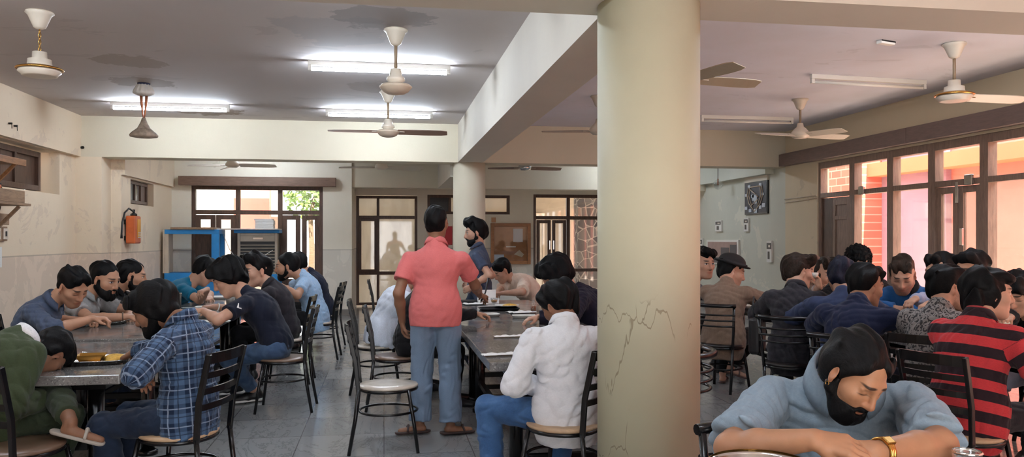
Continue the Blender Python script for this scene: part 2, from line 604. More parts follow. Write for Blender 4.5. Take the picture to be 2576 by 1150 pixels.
# back doors (window wall with three bays)
D = sgroup('door_1', 'dark brown glazed double doors with transom lights in the back wall')
y = 15.84
f = frame_rect(-3.6, -1.17, 0, 2.5, y, .07, .09)
f.box((-3.53, y, 1.96), (-1.24, y + .09, 2.04))
for x in (-2.80, -2.02): f.box((x, y, 0), (x + .08, y + .09, 1.96)).box((x, y, 2.04), (x + .08, y + .09, 2.43))
f.build('frame', M['frame'], D, .004)
for a, b in ((-3.53, -2.80), (-2.72, -2.02), (-1.94, -1.24)): pane('transom_pane', (a, y + .04, 2.04), (b, y + .05, 2.43), D)
pane('pane', (-2.72, y + .04, .05), (-2.02, y + .05, 1.96), D)


def leaf(x0, x1, y, par, g0=.72, hand=None):
    o = frame_rect(x0, x1, .02, 1.95, y, .09, .05).box((x0 + .09, y, g0 - .10), (x1 - .09, y + .05, g0)).box((x0 + .09, y + .015, .11), (x1 - .09, y + .035, g0 - .10)).build('leaf', M['frame'], par, .004)
    pane('glass', (x0 + .09, y + .02, g0), (x1 - .09, y + .028, 1.86), o)
    if hand is not None:
        MB().bar((hand, y - .03, 1.02), (hand, y - .03, 1.22), .02, .02).box((hand - .012, y - .03, 1.03), (hand + .012, y, 1.05)).box((hand - .012, y - .03, 1.19), (hand + .012, y, 1.21)).build('handle', M['chrome'], o)
    return o


leaf(-3.53, -3.17, y + .01, D, hand=-3.20, g0=1.66)
leaf(-3.16, -2.80, y + .01, D)
leaf(-1.94, -1.60, y + .01, D, hand=-1.63)
leaf(-1.57, -1.24, y + .01, D)
# tall window of the recess
W = sgroup('window_1', 'tall dark framed window with dusty bright panes right of the pale pier')
y = 17.74
f = frame_rect(-.6, .73, .03, 2.44, y, .06, .08)
f.box((-.54, y, 1.93), (.67, y + .08, 2.0)).box((-.54, y, .70), (.67, y + .08, .77)).box((-.16, y, .09), (-.10, y + .08, .70)).box((-.16, y, .77), (-.10, y + .08, 1.93)).box((-.16, y, 2.0), (-.10, y + .08, 2.38))
f.build('frame', M['frame'], W, .004)
for x0, x1 in ((-.54, -.16), (-.10, .67)):
    for z0, z1 in ((.09, .70), (.77, 1.93), (2.0, 2.38)):
        pane('pane', (x0, y + .04, z0), (x1, y + .05, z1), W, 'glass_hazy')
s = frame_rect(-.54, -.16, .77, 1.93, y - .02, .05, .04).build('sash', M['frame'], W, .003)
W = sgroup('window_2', 'low wide ventilator window high on the recessed wall')
f = frame_rect(.95, 2.8, 2.04, 2.47, y, .06, .08).box((1.42, y, 2.10), (1.48, y + .08, 2.41)).box((2.05, y, 2.10), (2.11, y + .08, 2.41)).build('frame', M['frame'], W, .004)
MB().box((1.01, y + .03, 2.10), (1.42, y + .05, 2.41)).build('panel', M['blackw'], W)
pane('pane', (1.48, y + .04, 2.10), (2.05, y + .05, 2.41), W, 'glass_hazy')
pane('pane', (2.11, y + .04, 2.10), (2.74, y + .05, 2.41), W, 'glass_hazy')
W = sgroup('window_3', 'tall dark framed glazed doors between the notice board and the near column')
f = frame_rect(3.34, 5.9, .05, 2.5, y, .07, .09)
f.box((3.41, y, 1.93), (5.83, y + .09, 2.01)).box((4.12, y, .11), (4.20, y + .09, 1.93)).box((4.12, y, 2.01), (4.20, y + .09, 2.43)).box((4.95, y, .11), (5.03, y + .09, 1.93)).box((4.95, y, 2.01), (5.03, y + .09, 2.43))
f.box((3.41, y, .74), (4.12, y + .09, .81)).box((4.20, y, .74), (4.95, y + .09, .81)).box((5.03, y, .74), (5.83, y + .09, .81))
f.build('frame', M['frame'], W, .004)
for x0, x1 in ((3.41, 4.12), (4.20, 4.95), (5.03, 5.83)):
    pane('transom_pane', (x0, y + .05, 2.01), (x1, y + .06, 2.43), W)
    pane('low_pane', (x0, y + .05, .11), (x1, y + .06, .74), W)
pane('pane', (4.20, y + .05, .81), (4.95, y + .06, 1.93), W)
pane('pane', (5.03, y + .05, .81), (5.83, y + .06, 1.93), W)
for x0, x1 in ((3.42, 3.75), (3.78, 4.11)):
    s = frame_rect(x0, x1, .82, 1.92, y - .015, .075, .05).build('sash', M['frame'], W, .004)
    pane('glass', (x0 + .07, y + .005, .89), (x1 - .07, y + .012, 1.85), s, 'glass_hazy')
    MB().box((x0 + (.29 if x0 < 3.5 else .02), y - .04, 1.25), (x0 + (.31 if x0 < 3.5 else .04), y - .01, 1.45)).build('handle', M['chrome'], s)
# left ventilator windows
W = sgroup('window_4', 'dark brown ventilator window set deep in the left wall')
x = -4.66
f = frame_rect_x(8.95, 11.62, 2.14, 2.66, x, .07, .08)
for yy in (9.6, 10.02, 10.86): f.box((x, yy, 2.21), (x + .08, yy + .06, 2.59))
f.build('frame', M['frame'], W, .004)
for a, b in ((9.02, 9.6), (9.66, 10.02), (10.08, 10.52)): pane('pane', (x + .035, a, 2.21), (x + .045, b, 2.59), W, 'glass_hazy')
MB().box((x + .02, 10.54, 2.21), (x + .05, 10.86, 2.59)).build('shutter', M['frame'], W)
MB().box((x + .0, 10.92, 2.21), (x + .03, 11.55, 2.59)).build('louvre_panel', M['frame'], W)
W = sgroup('window_5', 'small dark shuttered window in the left wall of the back bay')
x = -4.08
f = frame_rect_x(13.38, 14.48, 2.07, 2.43, x, .05, .07).box((x, 13.78, 2.12), (x + .07, 13.82, 2.38)).box((x, 14.10, 2.12), (x + .07, 14.14, 2.38)).build('frame', M['frame'], W, .003)
MB().box((x + .02, 13.43, 2.12), (x + .05, 13.78, 2.38)).build('shutter', M['blackw'], W)
MB().box((x + .02, 14.14, 2.12), (x + .05, 14.43, 2.38)).build('shutter', M['frame'], W)
pane('pane', (x + .03, 13.82, 2.12), (x + .04, 14.10, 2.38), W, 'glass_hazy')
# right window band
for i in range(len(YW) - 1):
    yb, ya = YW[i], YW[i + 1]
    x = XR + .02
    nm = ['brown panelled side door with a transom light beside the cream pier', 'narrow right wall window showing a pink brick wall', 'right wall window with a mauve view between two brown posts',
          'glazed double door in the right window band', 'wide right wall window at the frame edge with pink view'][i] if i < 5 else 'brown framed window bay of the right wall nearer the viewer'
    W = sgroup('window_%d' % (6 + i) if i not in (0, 3) else 'door_%d' % (2 if i == 0 else 3), nm)
    f = MB().box((x, yb - .06, 0), (x + .12, yb, 2.68)).box((x, ya, 0), (x + .12, ya + .07, 2.68)).box((x, ya + .07, 2.58), (x + .12, yb - .06, 2.68)).box((x, ya + .07, 2.13), (x + .12, yb - .06, 2.20)).box((x, ya + .07, 0), (x + .12, yb - .06, .1))
    f.build('frame', M['frame_r'], W, .004)
    a, b = ya + .07, yb - .06
    pane('transom_pane', (x + .06, a, 2.20), (x + .068, b, 2.58), W, 'glass')
    if i == 0:
        d = MB().box((x + .03, a, .1), (x + .07, b - .28, 2.12)).box((x + .015, a + .02, .2), (x + .03, a + .09, 2.08)).box((x + .015, b - .38, .2), (x + .03, b - .31, 2.08)).box((x + .015, a + .09, 2.0), (x + .03, b - .38, 2.08)).box((x + .015, a + .09, 1.78), (x + .03, b - .38, 1.84)).box((x + .015, a + .09, 1.0), (x + .03, b - .38, 1.08))
        d.build('door_panel', M['frame_r'], W, .005)
        MB().box((x + .03, b - .28, .1), (x + .06, b, 2.12)).build('dark_panel', M['frame'], W, .004)
    elif i == 3:
        mid = (a + b) / 2
        for q0, q1 in ((a, mid - .005), (mid + .005, b)):
            o = frame_rect_x(q0, q1, .1, 2.12, x + .02, .08, .05).box((x + .02, q0 + .08, .8), (x + .07, q1 - .08, .9)).build('leaf', M['frame_r'], W, .004)
            MB().box((x + .035, q0 + .08, .18), (x + .05, q1 - .08, .8)).build('leaf_panel', M['frame_r'], o)
            pane('glass', (x + .04, q0 + .08, .9), (x + .048, q1 - .08, 2.04), o, 'glass_hazy')
        MB().box((x - .01, mid - .10, 1.42), (x + .02, mid - .06, 1.62)).build('handle', M['chrome'], W, .004)
        MB().box((x - .005, mid - .03, 1.92), (x + .02, mid + .02, 2.17)).build('bolt', M['chrome'], W, .003)
    else:
        pane('pane', (x + .06, a, .1), (x + .068, b, 2.13), W, 'glass')
    if i in (1, 3):
        yy = ya + (.55 if i == 1 else .15)
        MB().box((x - .04, yy, 2.12), (x, yy + .12, 2.24)).build('latch', M['steel'], W, .008)

# wall conduit on right pier
c = MB().tube([(XR - .012, 12.5, 2.16), (XR - .012, 11.5, 2.17)], .009, 8).tube([(XR - .012, 12.5, 2.10), (XR - .012, 11.5, 2.13)], .007, 8)
tag(c.build('cord_conduit', M['ivory2']), 'thin cable conduit across the cream pier left of the brown side door', 'conduit')

# ---------------------------------------------------------------- outdoors


def brick_mat(name, c1, c2, mortar, sc=1.0, bw=.5, rh=.2):
    t = NT(name)
    x, y, z = t.sep(t.pos())
    v = t.n('CombineXYZ', {0: y, 1: z, 2: 0.0}).outputs[0]
    br = t.n('TexBrick', {'Vector': v, 'Color1': lin(c1), 'Color2': lin(c2), 'Mortar': lin(mortar), 'Scale': sc, 'Mortar Size': .012, 'Brick Width': bw, 'Row Height': rh})
    return t.bsdf(br.outputs[0], .85, 0, .2, t.bump(t.math('MULTIPLY', br.outputs['Fac'], -1), .4, .01))


M['pink_brick'] = brick_mat('pink_brickwork', (208, 116, 98), (198, 104, 88), (224, 156, 140), 1, .34, .15)
M['pink_plaster'] = plain('pink_plaster', (226, 142, 130), .85, 0, .2, .08, 1.5)
M['mauve_shade_plaster'] = plain('mauve_shade_plaster', (170, 136, 152), .85, 0, .2, .08, 1.5)  # mauve is a wall's shadow side put into the base colour
M['orange_soffit'] = plain('orange_soffit', (214, 138, 100), .85, 0, .2, .05, 1.0)
M['pave'] = plain('courtyard_paving', (226, 210, 196), .9, 0, .2, .1, 2)
M['cream_out'] = plain('cream_outside_plaster', (206, 202, 190), .85, 0, .2, .08, 1.2)
M['tan_out'] = plain('tan_outside_plaster', (150, 138, 120), .85, 0, .2, .08, 1.2)
M['white_out'] = plain('white_outside_plaster', (196, 188, 174), .85, 0, .2, .05, 1.2)
struct('ground_courtyard', MB().box((-25, -10, -.6), (30, 60, -.16)), M['pave'], 0, 'pale paved ground outside the hall')
struct('wall_outside_pink', MB().box((9.4, -6, -.2), (9.6, 12.0, 3.45)), M['pink_plaster'], 0, 'sunlit pink courtyard wall beyond the right windows')
struct('wall_outside_brick', MB().box((8.9, 13.75, -.2), (9.4, 17.5, 3.8)), M['pink_brick'], 0, 'pink brick wall outside behind the narrow right window')
t1 = MB().box((9.3, 12.0, -.2), (9.5, 13.75, 3.45))
tag(t1.build('courtyard_partition', M['mauve_shade_plaster'], None, .01), 'courtyard partition in mauve shadow tone seen through the third right window', 'partition')
struct('roof_outside_eaves', MB().box((9.0, -6, 2.66), (9.4, 16, 2.9)), M['orange_soffit'], 0, 'orange courtyard lintel seen at the top of the right windows')
struct('added_wall_left', MB().box((-7.2, 4, -.2), (-7.0, 17, 4.2)), M['cream_out'], 0, 'added cream wall darkening the left windows from outside')  # invented wall, put in to cut sky light through the left windows
struct('added_roof_left', MB().box((-7.2, 4, 2.85), (-4.9, 17, 2.98)), M['cream_out'], 0, 'added roof slab keeping sun off the left windows')  # unseen slab added to block sun at the left windows
# behind the back doors
struct('added_roof_back', MB().box((-4.9, 17.95, ZC), (XR + .25, 23.4, ZC + .15)).box((-4.9, 16.0, ZC), (-.8, 17.95, ZC + .15)), M['white_out'], 0, 'added roof slab shading the view outside the back doors')  # unseen roof added to shade the outdoor walls behind the doors
struct('added_wall_behind_viewer', MB().box((-4.9, -2.2, 2.3), (XR + .25, -2.0, ZC + .15)).box((-4.9, -2.2, 0), (-.6, -2.0, 2.3)).box((2.6, -2.2, 0), (XR + .25, -2.0, 2.3)), M['beam_mid'], 0, 'added wall behind the viewer with an opening sized to limit daylight')  # unseen rear wall, opening narrowed to cut frontal daylight
struct('wall_outside_white', MB().box((-9, 24.4, -.2), (-3.0, 24.7, 4.6)), M['white_out'], 0, 'bright white building beyond the back doors')
struct('wall_outside_orange', MB().box((-4.3, 24.0, 1.0), (-3.3, 24.4, 4.4)), M['pink_plaster'], 0, 'orange building front beyond the back doors')
struct('wall_outside_cream', MB().box((-1.6, 20.6, -.2), (2.6, 20.9, 3.8)), M['cream_out'], 0, 'sunny cream wall outside the tall dusty window')
struct('wall_outside_far', MB().box((2.6, 23.5, -.2), (12, 23.8, 6.5)), M['tan_out'], 0, 'cream courtyard wall beyond the far glazed doors')


def crazy_mat():
    t = NT('crazy_paving_stone')
    v = t.n('TexVoronoi', {'Scale': 4.0, 'Vector': t.pos()}, feature='DISTANCE_TO_EDGE').outputs[0]
    cc = t.n('TexVoronoi', {'Scale': 4.0, 'Vector': t.pos()}, feature='F1').outputs[1]
    g = t.mix(t.sep(cc)[0], lin((62, 62, 66)), lin((104, 102, 100)))
    return t.bsdf(t.mix(t.ramp(v, .03, .05), lin((140, 136, 130)), g), .8, 0, .2)


tag(MB().box((5.0, 20.2, -.2), (6.1, 20.7, 3.6)).build('stone_clad_pier', crazy_mat(), None, .01), 'grey crazy stone clad pier outside the far glazed doors', 'pier')
dd = empty('courtyard_door', (3.95, 23.45, 0), 0, 'pale panelled door across the courtyard behind the far glazed doors', 'door')
MB().box((0, -.04, 0), (.75, 0, 2.2)).build('panel', M['white_out'], dd, .01)
frame_rect(-.06, .81, 0, 2.26, -.06, .06, .06).build('door_frame', M['ivory2'], dd, .004)
tr = empty('courtyard_tree', (-2.4, 27, -.16), 0, 'sunlit leafy tree beyond the back doors at the upper right pane', 'tree')
MB().tube([(0, 0, 0), (.05, 0, 1.2), (0, 0, 2.4), (.2, 0, 3.4)], [.12, .1, .08, .03], 8).build('trunk', wood('bark', (110, 90, 70)), tr)
lf = MB()
for i in range(1500):
    a, b2, r = random.random() * 2 * PI, math.acos(random.uniform(-1, 1)), random.random() ** .4
    p = (1.7 * r * math.sin(b2) * math.cos(a) + .6, 1.1 * r * math.sin(b2) * math.sin(a), 3.3 + 1.2 * r * math.cos(b2))
    e1 = np.array([random.gauss(0, 1) for _ in range(3)]); e1 *= .11 / np.linalg.norm(e1)
    e2 = np.cross(e1, [random.gauss(0, 1) for _ in range(3)]); e2 *= .06 / np.linalg.norm(e2)
    p = np.array(p)
    lf.add([p - e1, p + e2, p + e1, p - e2], [(0, 1, 2, 3)])
lf.build('foliage', plain('tree_leaves', (96, 124, 56), .6, 0, .3, .3, 3), tr)

# ---------------------------------------------------------------- light
w = bpy.data.worlds.new('sky')
SC.world = w
w.use_nodes = True
nt = w.node_tree
bg = nt.nodes['Background']
bg.inputs[0].default_value = (.96, .97, 1.0, 1)
bg.inputs[1].default_value = 2.7
sun = bpy.data.lights.new('sun', 'SUN')
sun.energy = 13.0
sun.color = (1.0, .94, .87)
sun.angle = .01
so = bpy.data.objects.new('sun', sun)
COL.objects.link(so)
so.rotation_euler = Vector((-.04, .60, -.78)).to_track_quat('-Z', 'Y').to_euler()
M['tube'] = emis('lit_fluorescent_tube', (226, 240, 255), 70.0)


def tube_light(x, y, lit, label, ln=1.22, rz=0.0, m='tube'):
    r = empty('mounted_tube_light', (x, y, ZC), rz, label, 'light', 'tube lights under the ceiling')
    MB().box((-ln / 2 - .04, -.022, -.05), (ln / 2 + .04, .022, -.0)).build('batten', M['white_plastic'], r, .004)
    for s in (-1, 1):
        MB().box((s * (ln / 2 + .02) - .018, -.02, -.10), (s * (ln / 2 + .02) + .018, .02, -.05)).build('holder', M['white_plastic'], r, .004)
    MB().tube([(-ln / 2, 0, -.085), (ln / 2, 0, -.085)], .017, 12).build('tube', M[m if lit else 'white_plastic'], r)
    return r


tube_light(-.04, 8.26, True, 'lit tube light on the ceiling behind the bladeless fan in the middle', 1.36)
tube_light(-2.80, 11.16, True, 'lit tube light above the back left corner of the hall', 1.42)
tube_light(-.06, 11.30, True, 'lit tube light nearest to the cream cross beam in the middle', 1.40)
tube_light(5.35, 8.13, False, 'unlit white tube light on the right ceiling left of the near fan', 1.4, .08)
tube_light(5.28, 11.0, False, 'unlit white tube light on the right ceiling near the far fan', 1.36)
for x_, y_, lb in ((-2.7, 1.3, 'added fill tube light over the viewer near the left wall'), (-.1, 1.3, 'added fill tube light over the viewer in the middle'), (-2.8, 5.2, 'added fill tube light hidden behind the front cross beam at left'), (-.1, 5.2, 'added fill tube light hidden behind the front cross beam in the middle'), (4.0, 5.2, 'added fill tube light hidden behind the front cross beam at right'), (-2.2, 14.6, 'added fill tube light hidden in the back bay at left'), (4.9, 14.9, 'added fill tube light hidden in the back bay at right')):
    tube_light(x_, y_, True, lb)  # unseen fittings added to brighten the hall


# ---------------------------------------------------------------- ceiling fans
def blade(ang, L=.52, w0=.11, w1=.15, r0=.12, droop=.01, twist=-.42):
    mb = MB()
    vs = []
    n = 8
    for i in range(n + 1):
        t = i / n
        r = r0 + L * t
        wd = (w0 + (w1 - w0) * min(1, t * 1.5)) * (1 if t < .97 else .8)
        tw = twist * (1 - .4 * t)
        for s_, dz in ((-1, 0), (1, 0), (1, .006), (-1, .006)):
            vs.append((r, s_ * wd / 2 * math.cos(tw), -droop * t + s_ * wd / 2 * math.sin(tw) + dz))
    fs = []
    for i in range(n):
        for k in range(4):
            fs.append((i * 4 + k, i * 4 + (k + 1) % 4, i * 4 + 4 + (k + 1) % 4, i * 4 + 4 + k))
    fs += [(3, 2, 1, 0), (n * 4, n * 4 + 1, n * 4 + 2, n * 4 + 3)]
    c, s = math.cos(ang), math.sin(ang)
    mb.add([(x * c - y * s, x * s + y * c, z) for x, y, z in vs], fs)
    return mb


def fan(x, y, label, drop=.42, blades=(), kind='bowl', mat='ivory', zc=ZC, L=.52, rod=True, bmat=None, sc=1.0):
    """canopy, down rod, motor and blades; drop is the height of the blade plane under the ceiling"""
    r = empty('ceiling_fan', (x, y, zc), 0, label, 'fan', 'ceiling fans')
    m = M[mat]
    MB().lathe([(0, 0), (.10, 0), (.105, -.012), (.085, -.03), (.06, -.09), (.045, -.125), (.02, -.14), (0, -.14)]).build('canopy', m, r)
    zt = -drop + .16
    if rod == 'chain':
        ch = MB()
        z, k = -.14, 0
        while z > zt - .02:
            pts = []
            for q in range(10):
                a = 2 * PI * q / 10
                pts.append((.010 * math.cos(a) if k % 2 else 0, 0 if k % 2 else .010 * math.cos(a), z - .018 + .019 * math.sin(a)))
            ch.tube(pts, .0032, 6, True)
            z -= .028
            k += 1
        ch.build('chain', M['brass'], r)
    elif rod:
        MB().tube([(0, 0, -.13), (0, 0, zt)], .014, 12).build('down_rod', plain('rod_enamel', (150, 128, 104), .35) if not bpy.data.materials.get('rod_enamel') else bpy.data.materials['rod_enamel'], r)
    zb = -drop
    if kind == 'bowl':
        MB().lathe([(0, zt), (.04, zt), (.05, zt - .02), (.055, zt - .06), (.075, zt - .075), (.08, zt - .10), (.06, zt - .115), (.06, zb + .02), (0, zb + .02)]).build('motor', m, r)
        MB().lathe([(0, zb + .03), (.12, zb + .025), (.142, zb + .005), (.135, zb - .005), (.11, zb - .035), (.075, zb - .055), (.02, zb - .065), (0, zb - .066)]).build('bowl', M['ivory2'], r)
    elif kind == 'dish':
        MB().lathe([(0, zt), (.052, zt), (.055, zt - .05), (.085, zt - .06), (.088, zt - .10), (.10, zt - .11), (0, zt - .11)]).build('motor', m, r)
        MB().lathe([(.10, zb + .05), (.165, zb + .032), (.172, zb + .022), (.165, zb + .016), (.10, zb + .03)]).build('brass_ring', M['brass'], r)
        MB().lathe([(0, zb + .03), (.15, zb + .02), (.155, zb), (.13, zb - .02), (.128, zb - .03), (.11, zb - .035), (0, zb - .03)]).build('dish', m, r)
    else:
        MB().lathe([(0, zt), (.035, zt), (.045, zt - .05), (.07, zt - .07), (.115, zb + .035), (.12, zb), (.10, zb - .02), (.085, zb - .024), (.08, zb - .035), (0, zb - .037)]).build('motor', m, r)
    for a in blades:
        b = blade(math.radians(a), L).build('blade', M[bmat] if bmat else m, r)
        b.location = (0, 0, zb)
        c, s = math.cos(math.radians(a)), math.sin(math.radians(a))
        br = MB().bar((.07 * c, .07 * s, .008), (.20 * c, .20 * s, .004), .035, .006).build('bracket', M['brass'] if kind == 'dish' else m, b)
    if sc != 1.0: r.scale = (sc, sc, sc)
    return r


M['blade_brown'] = plain('brown_fan_blade', (150, 122, 104), .4)
M['blade_tan'] = plain('tan_fan_blade', (178, 162, 138), .4)
fan(-2.70, 6.83, 'chain hung cream ceiling fan with a brass rim in the upper left corner', .48, (), 'dish', 'ivory', rod='chain')
fan(.10, 6.92, 'bladeless looking cream fan with a tan bowl in front of the middle tube light', .50, (), 'bowl')
fan(.05, 9.85, 'two bladed grey brown ceiling fan below the middle tube light by the cross beam', .50, (-6, 187), 'bowl', 'ivory', L=.60, bmat='blade_brown')
fan(5.20, 6.60, 'cream ceiling fan close to the right wall with one long pale blade', .50, (-2,), 'dish', 'ivory', L=.60)
fan(5.31, 9.55, 'cream fan with three blades at the far right above the brown side door', .47, (-70, 2, 192), 'plain', 'ivory', L=.55)
fan(2.50, 6.35, 'cream ceiling fan half hidden behind the near column showing two blades', .47, (-75, 4, 184), 'plain', 'ivory', L=.55, bmat='blade_tan')
fan(2.68, 9.75, 'ceiling fan hidden behind the near column, blade pointing left above the orange beam', .45, (174, 60, -60), 'plain', 'ivory', L=.60, bmat='blade_tan')
fan(-2.56, 14.2, 'chrome hubbed fan in the back bay above the brown pelmet board', .55, (-8, 112, 176), 'plain', 'ivory', L=.62)
fan(-.04, 14.2, 'thin bladed fan in the back bay left of the far column', .55, (176, 20, -12), 'plain', 'ivory', L=.62)
fan(2.52, 14.2, 'dark motored fan in the back bay right of the far column', .53, (-2, 178), 'plain', 'steel', L=.55, bmat='blade_brown')
# the odd left fan: pleated white canopy, two copper rods, a grey flaking motor
r = empty('ceiling_fan', (-2.752, 9.79, ZC), 0, 'odd fan with pleated white canopy and two copper rods below the ceiling stain', 'fan', 'ceiling fans')
pr, prof = [], [(.05, -.005), (.075, -.03), (.105, -.085), (.115, -.12), (.06, -.14)]
mb = MB()
n = 48
vs = []
for rr, z in prof:
    for k in range(n):
        q = rr * (1 + .07 * math.cos(k * PI / 2))
        vs.append((q * math.cos(2 * PI * k / n), q * math.sin(2 * PI * k / n), z + .006 * math.cos(k * PI / 2)))
fs = [(i * n + k, i * n + (k + 1) % n, i * n + n + (k + 1) % n, i * n + n + k) for i in range(len(prof) - 1) for k in range(n)]
fs.append(tuple(range(4 * n, 5 * n)))
mb.add(vs, fs, True).build('canopy', M['white_plastic'], r)
MB().lathe([(0, 0), (.07, 0), (.07, -.02), (0, -.02)]).build('ceiling_rose', plain('dark_blue_rose', (50, 54, 78), .5), r)
M['copper'] = plain('copper', (176, 110, 74), .35, .6)
for s in (-1, 1):
    MB().tube([(s * .03, 0, -.13), (s * .026, 0, -.22), (s * .012, 0, -.36), (s * .006, 0, -.40)], [.016, .015, .008, .006], 10).build('rod', M['copper'], r)
M['flaking'] = plain('flaking_grey_enamel', (170, 156, 140), .6, 0, .3, .4, 14, .6, 20)
MB().lathe([(0, -.40), (.02, -.40), (.035, -.45), (.07, -.52), (.13, -.57), (.155, -.60), (.15, -.62), (.10, -.63), (0, -.64)]).build('motor', M['flaking'], r)
# ================================================================ WALL THINGS
# shelves on the left wall
r = empty('bracket_shelf', (-4.46, 9.3, 2.36), 0, 'empty reddish wooden wall shelf in front of the left ventilator window', 'shelf')
MB().box((0, -.7, 0), (.34, .75, .05)).box((.325, -.7, -.02), (.345, .75, .055)).build('board', M['shelf'], r, .004)
for yy in (.55, .05):
    MB().bar((.02, yy, -.32), (.31, yy, -.01), .035, .035, (0, 1, 0)).bar((.018, yy, -.36), (.018, yy, 0), .035, .03, (0, 1, 0)).build('bracket', M['shelf'], r, .003)
r = empty('bracket_shelf', (-4.46, 9.4, 1.88), 0, 'lower wooden wall shelf carrying a small grey drawer box', 'shelf')
MB().box((0, -.7, 0), (.34, .79, .03)).build('board', M['shelf2'], r, .004)
for yy in (.55, .05):
    MB().bar((.02, yy, -.32), (.31, yy, -.01), .035, .035, (0, 1, 0)).bar((.018, yy, -.36), (.018, yy, 0), .035, .03, (0, 1, 0)).build('bracket', M['shelf2'], r, .003)
r = empty('drawer_box', (-4.44, 9.35, 1.912), 0, 'weathered wooden box with a knobbed end drawer on the lower wall shelf', 'box')
MB().box((0, -.6, 0), (.30, .72, .14)).build('body', M['shelf2'], r, .004)
d = MB().box((.01, .72, .01), (.29, .745, .13)).build('drawer', M['shelf2'], r, .004)
MB().lathe([(0, .03), (.014, .026), (.016, .016), (.007, .008), (.007, 0)], n=12, M=Matrix.Rotation(-PI / 2, 4, 'X')).build('knob', M['brass'], d, loc=(.15, .745, .07))
r = empty('small_tin', (-4.25, 9.62, 2.054), 0, 'small black and orange tin on top of the wooden drawer box', 'tin')
MB().lathe([(0, 0), (.05, 0), (.05, .045), (0, .045)], n=20).build('body', plain('orange_tin', (190, 96, 50), .4), r)
MB().lathe([(0, .046), (.055, .046), (.057, .06), (0, .064)], n=20).build('lid', M['black_plastic'], r)
sw = empty('switch_board', (-4.46, 9.75, 1.47), 0, 'wall switch board with cream switches below a brown junction box', 'switch')
MB().box((0, -.3, 0), (.035, .55, .17)).build('back_plate', M['shelf2'], sw, .004)
for k, yy in enumerate((-.2, .02, .24, .42)):
    s = MB().box((.035, yy, .02), (.05, yy + .12, .15)).build('switch_plate', M['ivory'], sw, .004)
    MB().box((.05, yy + .045, .055), (.058, yy + .075, .115)).build('rocker', M['black_plastic'], s, .002)
r = empty('junction_switch_box', (-4.46, 9.75, 1.66), 0, 'brown wooden junction box on the left wall above the switches', 'box')
MB().box((0, -.3, 0), (.07, .52, .13)).build('body', M['shelf2'], r, .008)
MB().tube([(.05, .3, .13), (.05, .35, .22), (.06, .46, .3), (.04, .44, .40), (.05, .32, .47)], .005, 6).build('wire', M['black_plastic'], r)
for k, (yy, z0, h_) in enumerate(((9.78, 1.18, .26), (10.02, 1.16, .24))):
    o = MB().box((-4.458, yy, z0), (-4.452, yy + .2, z0 + h_)).build('notice_sign', M['paper'])
    tag(o, ['white printed notice under the switch board, nearer the frame edge', 'white printed notice under the right end of the switch board'][k], 'notice', 'printed notices on the left wall')
    q = MB()
    for i in range(5): q.box((-4.4515, yy + .02, z0 + .03 + i * .04), (-4.4505, yy + .15 - .02 * (i % 2), z0 + .04 + i * .04))
    q.build('printed_lines', M['black_plastic'], o)
for k, (yy, zz) in enumerate(((10.22, 2.86), (10.36, 2.85))):
    tag(MB().tube([(-4.38, yy, zz), (-4.34, yy, zz)], .012, 8).tube([(-4.345, yy, zz), (-4.343, yy, zz - .06)], .004, 6).build('mounted_hook', M['black']), ['bent black hook on the upper left wall, the left one of two', 'short black hook on the upper left wall, the right one of two'][k], 'hook')
tag(MB().tube([(-4.375, 12.49, 2.83), (-4.34, 12.47, 2.83)], .02, 8).build('plug_socket', M['black']), 'tiny black plug at the left end of the cream cross beam', 'plug')
# fire extinguisher cabinet
r = empty('mounted_fire_extinguisher', (XLB, 13.12, 1.42), 0, 'orange red fire extinguisher box with black hose on the back bay wall', 'extinguisher')
MB().box((.03, -.12, 0), (.17, .18, .43)).build('body', plain('orange_red_paint', (196, 96, 48), .45, 0, .4, .12, 8), r, .02)
MB().box((.1705, -.01, .09), (.175, .15, .38)).build('yellow_panel', plain('yellow_panel', (226, 160, 50), .5), r)
q = MB()
for i in range(3): q.box((.1755, .02, .09 + .035 * i), (.178, .14, .105 + .035 * i))
q.build('printed_stripes', M['paper'], r)
MB().lathe([(0, 0), (.05, 0), (.05, .03), (.02, .05), (.02, .1), (0, .1)], (.10, .05, .43), 16).build('valve', M['black'], r)
MB().tube([(.10, .03, .5), (.08, -.12, .54), (.06, -.26, .47), (.05, -.34, .32), (.05, -.37, .15), (.05, -.37, .08)], [.014] * 5 + [.02], 10).build('hose', M['black_plastic'], r)
MB().box((0, -.1, .05), (.03, .06, .12)).box((0, -.1, .3), (.03, .06, .37)).build('wall_bracket', M['black'], r)
# blue framed stall in the back left corner
bl = M['blue']
r = empty('serving_kiosk', (-3.4, 15.3, 0), 0, 'blue framed serving kiosk standing in the back left corner', 'kiosk')
MB().box((-.47, -.30, 1.58), (.46, .28, 1.66)).build('top_rail', bl, r, .004)
MB().box((.33, -.30, .88), (.46, -.22, 1.58)).build('post', bl, r, .004)
MB().box((-.47, -.30, .88), (-.40, -.22, 1.58)).build('post', M['ivory2'], r, .004)
MB().box((.38, .2, .88), (.46, .28, 1.58)).build('post', bl, r, .004)
MB().box((-.47, -.32, 0), (.46, .28, .88)).build('base_cabinet', bl, r, .006)
MB().box((-.50, -.30, .88), (-.47, .28, 1.66)).build('side_panel', M['ivory2'], r)
MB().box((-.36, -.34, 1.66), (.38, .2, 1.70)).build('roof_board', M['shelf2'], r, .004)
